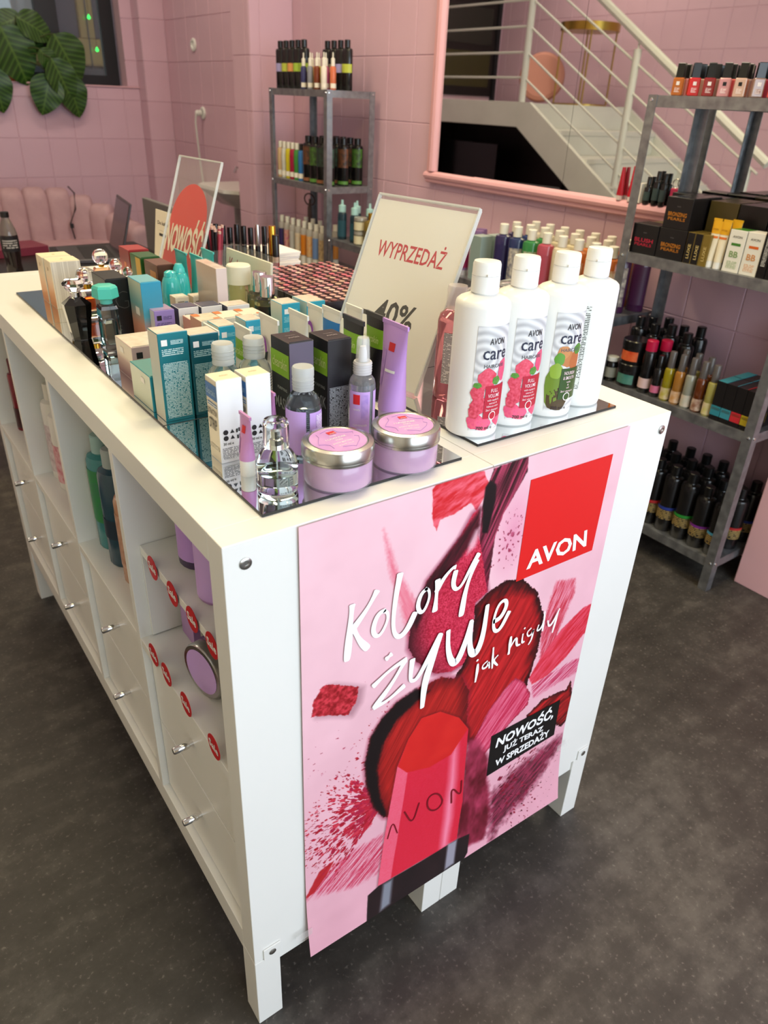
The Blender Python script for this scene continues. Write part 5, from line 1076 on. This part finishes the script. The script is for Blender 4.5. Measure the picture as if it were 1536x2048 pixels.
for i in range(3):
    for j in range(8):
        c = cb[i][j]
        bottle('bath_foam_bottle', 'bath foam bottle with cream cap, %s in the %s row' % (ORD[j], ('front', 'middle', 'back')[i]), 'bottle', (1.836+.085*i, 1.492-.0735*j+.02*(i % 2), z), .226, .031, M(c, .22, 0, 0, .4), WCAP, 'bath foam bottles under the mirror', .8, .0165, .036, mott(c, 'E2D6BE' if (i+j) % 3 else c), (.12, .8), rz=FACE, la=(-40, 55))
# things on the ledge of the mirror frame
zl = 1.0855-.0005
for k, (y, c, h_) in enumerate([(1.172, 'B01A2A', .105), (1.125, 'C22034', .112)]):
    t = thing('lotion_tube', 'red tapered tube standing on the mirror ledge, %s one' % ('left', 'right')[k], 'tube', (2.066, y, zl), 0, 'red tubes on the mirror ledge'); obj('tube_body', MB().loft([[(.009*math.sin(a), (.014*(1-q)+.004*q)*math.cos(a), .015+(h_-.015)*q) for a in [2*PI*j/14 for j in range(14)]] for q in (0, .5, 1)]).mesh(), M(c, .35), t); obj('cap', lathe([(0, 0), (.0105, 0), (.0105, .0148), (0, .0148)], 14), M('D8C8C4', .4), t)
for k, (y, h_) in enumerate([(1.060, .085), (1.026, .105), (.998, .100)]): bottle('lacquer_bottle', 'black bottle standing on the mirror ledge, %s from the red tubes' % ORD[k], 'bottle', (2.066, y, zl), h_, .012, BKB, BLACK, 'black bottles on the mirror ledge', .8, .007, .03, M('3A4A4A', .4), (.2, .7), rz=R(-90))
carton('tiny white carton on the mirror ledge beside the red tubes', 2.057, 1.080, .016, .026, .062, M('E6E2DA', .4), None, None, None, [('L', 'q', 0, .034, .016, .03, fineprint('E6E2DA', '6A665E', .003, 500, .4))], z=zl)
t = thing('key_charm', 'pink and black key charm on the mirror ledge by the tall rack', 'charm', (2.064, .952, zl)); obj('charm_body', bev(-.007, .007, -.014, .014, 0, .06, .003), M('C0305A', .4), t); obj('ring', MB().tube([(0, .014*math.cos(a), .074+.014*math.sin(a)) for a in [2*PI*q/14 for q in range(15)]], .0018, 6).mesh(), SILVER, t); obj('tag', bev(-.0085, -.0072, -.008, .008, .01, .03, .0005), M('D8A82A', .4), t)
# tall rack: nail polish
z = 1.4042; npc = ['B5601A', 'CE1E22', '8E1418', 'C98A8E', 'CDA898', '9A7A6C', 'D24A4E', 'A88A88', 'B0405A', 'C8B0A0']
kk = 0
for i in range(3):
    for j in range(10):
        y = .842-.0475*j+(.02 if i == 1 else 0); x = 1.812+.055*i; c = npc[(j+3*i) % 10]
        t = thing('nail_polish', 'black capped nail polish, %s in the %s row' % (ORD[j], ('front', 'middle', 'back')[i]), 'nail polish', (x, y, z), R(-70+8*((j*3) % 4)), 'nail polish bottles')
        obj('glass_bottle', cbox(.030, .026, .044, .003), M(c, .08, 0, 0, .8), t)
        obj('cap', MB().loft([[(sx*q, sy*q*.9, zz) for sx, sy in ((-1, -1), (1, -1), (1, 1), (-1, 1))] for q, zz in ((.0105, .0443), (.0098, .078), (.0085, .0795))]).mesh(smooth=False), BLACK, t)
        if i == 0: obj('logo', quad(.009, .009), BLACKM if j in (3, 4) else M('EDE6E2', .4), t, (0, -.0134, .030), FR['F']); obj('text_print', quad(.014, .012), fineprint(c, 'EAD8D4', .0035, 500, .4), t, (0, -.0134, .014), FR['F'])
        kk += 1
# tall rack, second shelf
z = .9743; AMB = M('B5701E', .4); BXK = M('151213', .3); BXK2 = M('1E1B1B', .25)
def pearl(label, x, y, w_, h_, zz, word, col, sub='PEARLS'):
    return carton(label, x, y, .075, w_, h_, BXK, BXK, None, BXK2, [('L', 't', 0, h_*.72, AV, .0030, .012, M('6A6264', .4)), ('L', 't', 0, h_*.47, word, .011, w_*.72, M(col, .4), .02), ('L', 't', 0, h_*.32, sub, .008, w_*.66, M(col, .4))], z=zz, group='black powder pearl boxes')
pearl('black pearl box lettered in red at the left end of the second shelf', 1.802, .800, .094, .086, z, 'BLUSH', 'B5243E')
pearl('black pearl box with white sticker lettered in amber', 1.802, .703, .094, .086, z, 'BRONZING', 'B5701E')
pearl('black pearl box stacked on the two lower ones, front', 1.806, .708, .088, .086, z+.0862, 'BRONZING', 'B5701E')
pearl('black pearl box stacked behind the front upper one', 1.884, .715, .088, .086, z+.0862, 'BRONZING', 'B5701E')
kk = 0
for i in range(2):
    for j in range(5):
        for l in range(2):
            if i == 0 and (j < 2): 
                if l == 1: continue
            carton('plain black box at the back of the second shelf, %s of the block' % ORD[kk], 1.884+.078*i, .800-.094*j, .074, .090, .084, BXK if (j+l) % 3 else M('4A3E1E', .35), None, None, BXK2 if (j+l) % 2 else M('5E5226', .35), (), z=z+.0845*l, group='black box block'); kk += 1
for k in range(3):
    carton('slim black and gold carton on the second shelf, %s one' % ORD[k], 1.802, .672-.0255*k+.003, .070, .0245, .086, M('7A6428', .35), BXK if k < 2 else M('7A6428', .35), None, M('6E5C28', .35), [('L', 'v', 0, .034, 'LUXE', .009, .040, M('C8B070', .4))], z=z, group='slim gold cartons')
for k in range(3):
    t = thing('sun_cream_tube', 'white sun cream tube with yellow top on the second shelf, %s one' % ORD[k], 'tube', (1.818+.03*(k == 2), .596+.027*(1-k) if k < 2 else .582, z), 0, 'yellow topped sun cream tubes')
    flat_tube(t, .030, .132, .024, M('E6E4DE', .35), M('EADFC4', .4), .018, .0115, .006, M('E0A820', .4)); obj('lettering', text(AV, .0045, .017, .01), M('8A5A1A', .4), t, (-.0062, 0, .104), (R(84), 0, R(-90))); obj('band_print', tube_panel(.030, .132, .024, .018, .006, .092, .126), M('E0A61E', .4), t); obj('stripe_print', tube_panel(.030, .132, .024, .018, .006, .080, .086, -.7, .7), M('D8702A', .4), t)
for k, (y, c, c2) in enumerate([(.523, '3E7A2A', '7A9A5A'), (.470, 'D2601E', 'CE8A4A')]):
    carton('white cream carton with %s stripe on the second shelf' % ('green', 'orange')[k], 1.806, y, .052, .050, .112, M('E4E0D4', .4), M('E8E4D8', .4), None, M(c, .4), [('L', 't', 0, .094, AV, .006, .028, M('5A5650', .4)), ('L', 'q', 0, .074, .028, .007, M(c, .4)), ('L', 't', 0, .048, 'BB', .016, .026, M(c2, .4)), ('L', 'q', 0, .020, .03, .02, fineprint('E8E4D8', c2, .003, 500, .4))], z=z, group='white cream cartons')
for k in range(3): carton('slim black carton with white upright lettering, %s from the white cartons' % ORD[k], 1.804, .444-.0265*k, .05, .0245, .125, BXK, BXK, None, BXK2, [('L', 'q', 0, .07, .012, .08, fineprint('151213', 'C8C6C0', .004, 500, .4))], z=z, group='slim black cartons')
carton('yellow carton at the right end of the second shelf', 1.806, .362, .05, .025, .10, M('D8C02A', .4), M('D8C02A', .4), None, None, (), z=z)
# tall rack, third shelf
z = .5522
bottle('treatment_bottle', 'small black bottle with white lid at the left end of the third shelf', 'bottle', (1.818, .885, z), .082, .021, BKB, M('D8D8D4', .4), None, 1, .020, .014, M('8A8A80', .4), (.2, .7), rz=FACE)
for k in range(2):
    t = thing('hair_mask_jar', 'large black jar with %s label stacked on the third shelf' % ('teal', 'orange red')[k], 'jar', (1.838, .818, z+.078*k), FACE, 'stacked black mask jars'); obj('jar_body', lathe([(0, 0), (.042, 0), (.044, .003), (.044, .055), (0, .055)], 28), BKB, t); obj('lid', lathe([(0, .0552), (.045, .0552), (.045, .075), (.043, .0775), (0, .0775)], 28), BLACK, t); obj('label_print', arc(.0446, -60, 20, .012, .044), mott('C8421E', 'D86A3A') if k else mott('3A7A6E', '5A8A7A'), t)
kk = 0
for i in range(2):
    for j in range(4): bottle('conditioner_bottle', 'tall black bottle behind the jars on the third shelf, %s of the group' % ORD[kk], 'bottle', (1.930+.07*i, .885-.062*j, z), .205-.012*((i+j) % 2), .027, BKB, BLACK, 'black bottles behind the jars', .9, .015, .034, M('4A4436', .4), (.3, .5), rz=FACE); kk += 1
for k in range(2): bottle('hair_spray', 'black spray bottle with magenta cap on the third shelf, %s one' % ('front', 'rear')[k], 'bottle', (1.820+.045*k, .748-.022*k, z), .172, .020, BKB, M('B4123E', .35), 'magenta capped sprays', 1, .018, .034, M('D8B8B4', .4), (.12, .36), rz=FACE)
bottle('serum_bottle', 'slim black bottle with pink label beside the magenta capped sprays', 'bottle', (1.816, .702, z), .135, .015, BKB, BLACK, None, 1, .009, .04, M('C86A8A', .4), (.15, .4), rz=FACE)
oc = ['B8A81E', 'C88A3A', 'B8B8A8', '7A3A12', 'C9C06A', 'B0761E', 'A89A4A', '8A4A1A']
for k in range(8):
    row = 0 if k < 5 else 1
    bottle('hair_oil_spray', 'hair oil spray with grey overcap, %s in the %s row' % (ORD[k if row == 0 else k-5], 'front' if row == 0 else 'back'), 'bottle', (1.818+.055*row, (.664-.0385*k) if row == 0 else .655-.045*(k-5), z), .158, .0155, M(oc[k], .06, 0, .45, .5), M('6A6462', .2, 0, .3), 'hair oil sprays', 1, .0105, .052, mott(oc[k], 'D9C4B0'), (.05, .4), rz=FACE)
for k, (y, c) in enumerate([(.458, '2F8494'), (.425, '3A8A9A'), (.392, 'C42A34'), (.359, 'B09A22')]):
    for l in range(2): carton('black carton with %s base and lid on the third shelf, %s' % (('teal', 'pale teal', 'red', 'yellow')[k], ('front', 'rear')[l]), 1.800+.082*l, y, .080, .032, .120, BXK, BXK, None, M(c, .4), [('L', 'q', 0, .030, .0315, .030, M(c, .4)), ('L', 'q', 0, .036, .026, .008, fineprint(c, 'C8A878', .003, 500, .4))], z=z, group='black hair colour cartons')
# tall rack, bottom shelf
z = .1152; lc = ['B0282A', '2A3A8E', '2A8A32', '7A2A8A', '4A9AC2']
for i in range(3):
    for j in range(5):
        bottle('shampoo_bottle', 'large black bottle with %s label on the bottom shelf, %s row' % (('red', 'blue', 'green', 'violet', 'sky blue')[(j+i) % 5], ('front', 'middle', 'back')[i]), 'bottle', (1.836+.084*i, .628-.063*j, z), .236 if j < 3 else .215, .030, BKB, BLACK, 'large black bottles on the bottom shelf', .95, .016, .034, fineprint('2A241C', 'B89A5A', .006, 300, .4, up=2), (.22, .40), rz=FACE, lab2=(.40, .45, M(lc[(j+i) % 5], .4)))
for j in range(3): bottle('shampoo_bottle', 'large black bottle with red stripe on the bottom shelf, %s one' % ORD[j], 'bottle', (1.836+.084*j, .70, z), .236, .030, BKB, BLACK, 'large black bottles on the bottom shelf', .95, .016, .034, M('B0282A', .4), (.22, .40), rz=FACE)

# ================================================================= stock in the cabinet cells
def cellb(label, x, y, z, h_, r, c, cap, lab=None, lz=(.2, .7), grp='bottles in the cabinet cells'):
    return bottle('lotion_bottle', label, 'bottle', (x, y, z), h_, r, c, cap, grp, .85, r*.5, .035, lab, lz, rz=R(-75))
zc = H0+PT+CT+DV+.0003
cellb('slim dark red bottle in the farthest open cell', .045, 1.372, zc, .190, .017, M('7A1E2C', .25), M('5A1420', .3), M('3A1018', .4), (.05, .4))
cellb('white bottle with pink label in the second farthest cell, front one', .060, .978, zc, .215, .030, M('E4E2DC', .35), M('E2DED4', .4), mott('C8506A', 'E8C8CC'), (.1, .6))
cellb('white bottle with grey pink label in the second farthest cell, rear one', .062, 1.043, zc, .225, .030, M('E4E2DC', .35), M('E2DED4', .4), mott('B8A0A8', 'E0D8D8'), (.1, .7))
cellb('teal green bottle with leafy label in the third cell', .062, .690, zc, .236, .033, M('3A8488', .2), M('9FBFBE', .35), mott('1E8A3A', '3A7A5A'), (.3, .85))
cellb('dark slate blue bottle in the third cell', .060, .618, zc, .236, .033, M('2A4A5C', .2), M('A8B4B6', .35), M('1C2E40', .4), (.3, .5))
cellb('peach brown bottle with floral label in the third cell', .062, .542, zc, .215, .033, M('BE8E70', .25), M('C8A48C', .35), mott('A87458', 'D8B09A'), (.2, .8))
zi = .7433
cellb('purple lavender bottle standing on the thin inserted shelf', .078, .285, zi, .150, .030, M('4A3A5E', .3), BLACK, LAV, (.12, .95), None)
cellb('pinkish lavender bottle behind the near post on the inserted shelf', .066, .188, zi, .150, .030, M('B98CC8', .3), M('C8A8D4', .35), LAVL, (.05, .95), None)
carton('lavender carton with barcode under the inserted shelf', .066, .306, .05, .05, .12, M('B58CC4', .4), M('B58CC4', .4), M('A880BA', .4), None, [('F', 'q', .004, .03, .034, .028, PAPER), ('F', 'q', .004, .03, .028, .022, fineprint('F0F0EC', '1A1A1A', .004, 1, .0))], z=zc)
t = thing('body_butter_jar', 'lavender body butter jar lying on its side under the inserted shelf', 'jar', (.085, .205, zc+.0452), R(0))
g = obj('jar_body', lathe([(0, 0), (.041, 0), (.0425, .004), (.0425, .034), (0, .034)], 36), JARC, t, (0, 0, 0), (0, R(-90), R(12))); l = obj('lid', lathe([(0, .0345), (.0448, .0345), (.0448, .050), (.043, .053), (0, .053)], 40), SILVER, t, (0, 0, 0), (0, R(-90), R(12))); obj('label_print', disc(.037, 32), LAVL, l, (0, 0, .0534))
for k, (x, y, zz) in enumerate([(.0175, .312, .7365), (.0175, .234, .7365), (.0175, .164, .7365), (.0175, .099, .7365), (-.0012, .305, .5825), (-.0012, .251, .5825), (-.0012, .175, .5825), (-.0012, .078, .5825)]):
    t = thing('sale_sticker', 'round red sale sticker on the %s shelf edge, %s from the divider' % ('inserted' if k < 4 else 'middle', ORD[k % 4]), 'sticker', (x, y, zz), 0, 'red sale stickers')
    obj('disc', lathe([(0, 0), (.0195, 0), (.0195, .0008), (0, .0008)], 30), M('C91420', .35), t, (0, 0, 0), (0, R(-90), 0)); obj('lettering', text('Sale', .0125, .030, .025), WT, t, (-.0012, 0, .001), FR['L'])

# ================================================================= back of the shop: sofa, desk, plant
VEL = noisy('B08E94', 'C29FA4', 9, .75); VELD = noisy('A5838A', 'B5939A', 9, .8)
sf = thing('velvet_sofa', 'dusty pink velvet sofa with a scalloped channelled back under the window', 'sofa', (1.0, 5.0, 0))
chs = [(-.62, .12, 0, .745), (-.47, .12, 0, .75), (-.32, .12, 0, .752), (-.175, .12, 0, .752), (-.028, .12, 0, .752), (.120, .12, 0, .745), (.262, .08, -16, .70), (.375, -.01, -42, .65), (.445, -.125, -66, .60), (.475, -.26, -82, .57), (.485, -.40, -88, .56)]
def channel(h_):
    rings = []; sg = lambda v, p: math.copysign(abs(v)**p, v)
    for q in range(11):
        k = q/10; zz = .28+(h_-.28)*math.sin(k*PI/2); s = 1 if k < .6 else max(.08, math.cos((k-.6)/.4*PI/2*.97))
        sx = 1 if k < .6 else .48+.52*s
        rings.append([(.081*sx*sg(math.cos(a), .4), .075*s*sg(math.sin(a), .8), zz) for a in [2*PI*j/20 for j in range(20)]])
    return MB().loft(rings).mesh(ang=60)
for x, y, a, h_ in chs: obj('back_channel', channel(h_), VEL, sf, (x, y, 0), (0, 0, R(a)))
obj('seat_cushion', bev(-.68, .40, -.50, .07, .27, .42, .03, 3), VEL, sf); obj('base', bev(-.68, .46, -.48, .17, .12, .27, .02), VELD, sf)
for x in (-.6, .38):
    for y in (-.42, .1): obj('leg', lathe([(0, 0), (.012, 0), (.02, .12), (0, .12)], 12), GOLD, sf, (x, y, 0))
t = thing('charging_cord', 'thin black cord hanging over the sofa back', 'cord', (1.18, 5.03, .0)); obj('cord', MB().tube([(0, .0, .76), (.03, -.02, .72), (.02, -.03, .62), (-.03, -.04, .53), (-.02, -.06, .43)], .005, 6).mesh(), M('2A2226', .5), t); obj('plug', bev(-.035, -.012, -.05, -.035, .50, .53, .002), BLACKM, t)
t = thing('black_bag', 'black bag on the floor right of the sofa', 'bag', (1.72, 4.50, 0)); obj('bag_body', bev(-.15, .15, -.1, .1, 0, .40, .04, 3), M('17151A', .6), t); obj('strap', MB().tube([(-.1, 0, .39), (-.06, 0, .47), (.08, 0, .46), (.12, 0, .39)], .012, 8).mesh(), M('100E12', .6), t)
dk = thing('desk', 'black desk behind the cabinets carrying the laptop', 'desk', (.45, 2.72, 0))
obj('desk_top', bev(-.50, .50, -.36, .36, .69, .72, .003), M('16120F', .35), dk)
for x in (-.46, .46):
    for y in (-.32, .32): obj('leg', bev(x-.02, x+.02, y-.02, y+.02, 0, .69, .002), BLACKM, dk)
lp = thing('laptop', 'open dark grey laptop on the black desk', 'laptop', (.655, 2.80, .7202), R(-99))
obj('base', bev(-.165, .165, -.115, .115, 0, .016, .003), M('5A565A', .35, .6), lp); obj('keyboard', bev(-.14, .14, -.03, .09, .016, .0175, .0005), M('1A181A', .5), lp)
o = obj('screen', bev(-.165, .165, -.004, .004, 0, .22, .002), M('4A464A', .35, .5), lp, (0, .115, .014), (R(-16), 0, 0)); obj('display', MB().box(-.155, .155, -.0048, -.0044, .01, .21).mesh(smooth=False), M('241E22', .15), o)
cb_ = thing('cola_bottle', 'half litre dark cola bottle with black cap on the desk', 'bottle', (.300, 2.50, .7202))
obj('bottle_body', lathe([(0, 0), (.028, 0), (.031, .008), (.027, .05), (.031, .09), (.031, .15), (.027, .17), (.016, .20), (.013, .207), (0, .207)], 26), M('1A0E0C', .06, coat=.8), cb_); obj('clear_neck', lathe([(.0315, .152), (.0275, .172), (.0165, .202), (.0135, .209), (.0135, .212), (0, .212)], 26), M('B8A8A4', .05, 0, .7), cb_); obj('cap', lathe([(0, .2125), (.015, .2125), (.015, .230), (0, .230)], 20), BLACK, cb_); obj('label_print', arc(.0316, -180, 180, .095, .148, 1, 26), M('1C1A1E', .35), cb_); obj('text_print', arc(.0319, -60, 40, .105, .138), fineprint('1C1A1E', 'B8B4B0', .008, 200, .45, up=2), cb_)
t = thing('notebook', 'burgundy notebook lying on the desk', 'book', (.40, 2.97, .7202), R(12)); obj('cover', bev(-.11, .11, -.08, .08, 0, .035, .002), M('6E1E34', .5), t); obj('pages', bev(-.105, .112, -.076, .076, .004, .031, .001), PAPER, t)
t = thing('paper_sheets', 'loose grey white papers on the desk corner', 'paper', (.16, 2.47, .7202), R(20)); obj('sheet', bev(-.105, .105, -.148, .148, 0, .004, .0005), M('BDB9B4', .6), t)
gb = thing('grey_partition', 'plain grey upright partition panel behind the acrylic signs', 'partition', (1.06, 2.96, 0)); obj('panel', bev(-.012, .012, -.30, .225, .02, .90, .003), M('7C7A78', .5), gb)
for y in (-.25, .18): obj('foot', bev(-.12, .12, y-.02, y+.02, 0, .022, .003), BLACKM, gb)
# plant on the sill
def leaf_mat():
    n = N('calathea_leaf'); v = objc(n); s = n.n('ShaderNodeSeparateXYZ', {0: v}); ay = n.math('ABSOLUTE', s.outputs[1])
    f = n.math('FRACT', n.math('SUBTRACT', n.math('MULTIPLY', s.outputs[0], 9.0), n.math('MULTIPLY', ay, 6.0)))
    k = n.ramp(f, [(.0, '1E3A12'), (.45, '2E5418'), (.6, '4C6C2C'), (.75, '2E5418'), (1, '1E3A12')])
    return n.out(n.mix(n.ramp(ay, [(.0, 1.0), (.035, 0.0)]), k, lin('4E7028')), .4)
LEAF = leaf_mat(); STEM = M('3E4A22', .5)
pl = thing('calathea_plant', 'potted calathea with large round striped leaves trailing over the sill', 'plant', (1.17, 5.865, 1.3675))
obj('pot', lathe([(0, 0), (.055, 0), (.075, .09), (.08, .092), (.08, .105), (.07, .105), (.065, .09), (0, .09)], 24), M('A85A3A', .6), pl)
obj('soil', lathe([(0, .09), (.064, .09), (0, .094)], 20), M('2A1E16', .8), pl)
def leafm():
    v = []; f = []; n, m = 14, 8
    for i in range(n+1):
        u = i/n; wd = .5*math.sin(PI*min(1, u**.75))**.75*(1 if u < .97 else .4)
        for j in range(m+1):
            q = (j/m*2-1); v.append((u, wd*q*.86, -.22*u*u+.10*abs(q)*wd+.015*math.sin(u*18)*abs(q)))
    for i in range(n):
        for j in range(m): f.append((i*(m+1)+j, i*(m+1)+j+1, (i+1)*(m+1)+j+1, (i+1)*(m+1)+j))
    return MB().add(v, f).mesh(ang=80)
LM = leafm()
def leaf(cx, cz, L, wd, ang, dy, tilt=.25):
    """leaf hanging with its blade facing the room: centre (x, z), direction angle in the wall plane"""
    c = Vector((cx-1.17, dy, cz-1.3675)); d = Vector((math.cos(R(ang)), -tilt*.4, math.sin(R(ang)))).normalized(); nrm = Vector((0, -1, .35)).normalized(); y = nrm.cross(d).normalized(); nrm = d.cross(y); wd *= 1.15
    b = c-d*L*.5; m = Matrix((d*L, y*wd, nrm*L)).transposed().to_4x4(); m.translation = b
    o = obj('leaf', LM, LEAF, pl); o.matrix_local = m
    p0 = Vector((rnd.uniform(-.02, .02), 0, .10)); pm = (p0+b)/2+Vector((0, -.04, .09))
    pts = [p0*(1-q)**2+pm*2*q*(1-q)+b*q*q for q in [i/6 for i in range(7)]]; obj('stem', MB().tube(pts, .0045, 6).mesh(), STEM, pl)
for a in [(1.150, 1.525, .37, .33, -68, -.13), (1.320, 1.700, .26, .20, -25, -.10), (1.130, 1.715, .26, .16, 200, -.05), (1.300, 1.615, .20, .16, -40, -.05), (1.505, 1.525, .33, .30, -62, -.13), (1.360, 1.505, .17, .14, -50, -.16), (1.430, 1.385, .30, .22, -66, -.19), (1.300, 1.295, .27, .23, -110, -.18), (1.495, 1.290, .28, .22, -75, -.165), (.985, 1.31, .28, .22, -80, -.17), (.98, 1.62, .28, .24, 190, -.08)]: leaf(*a)
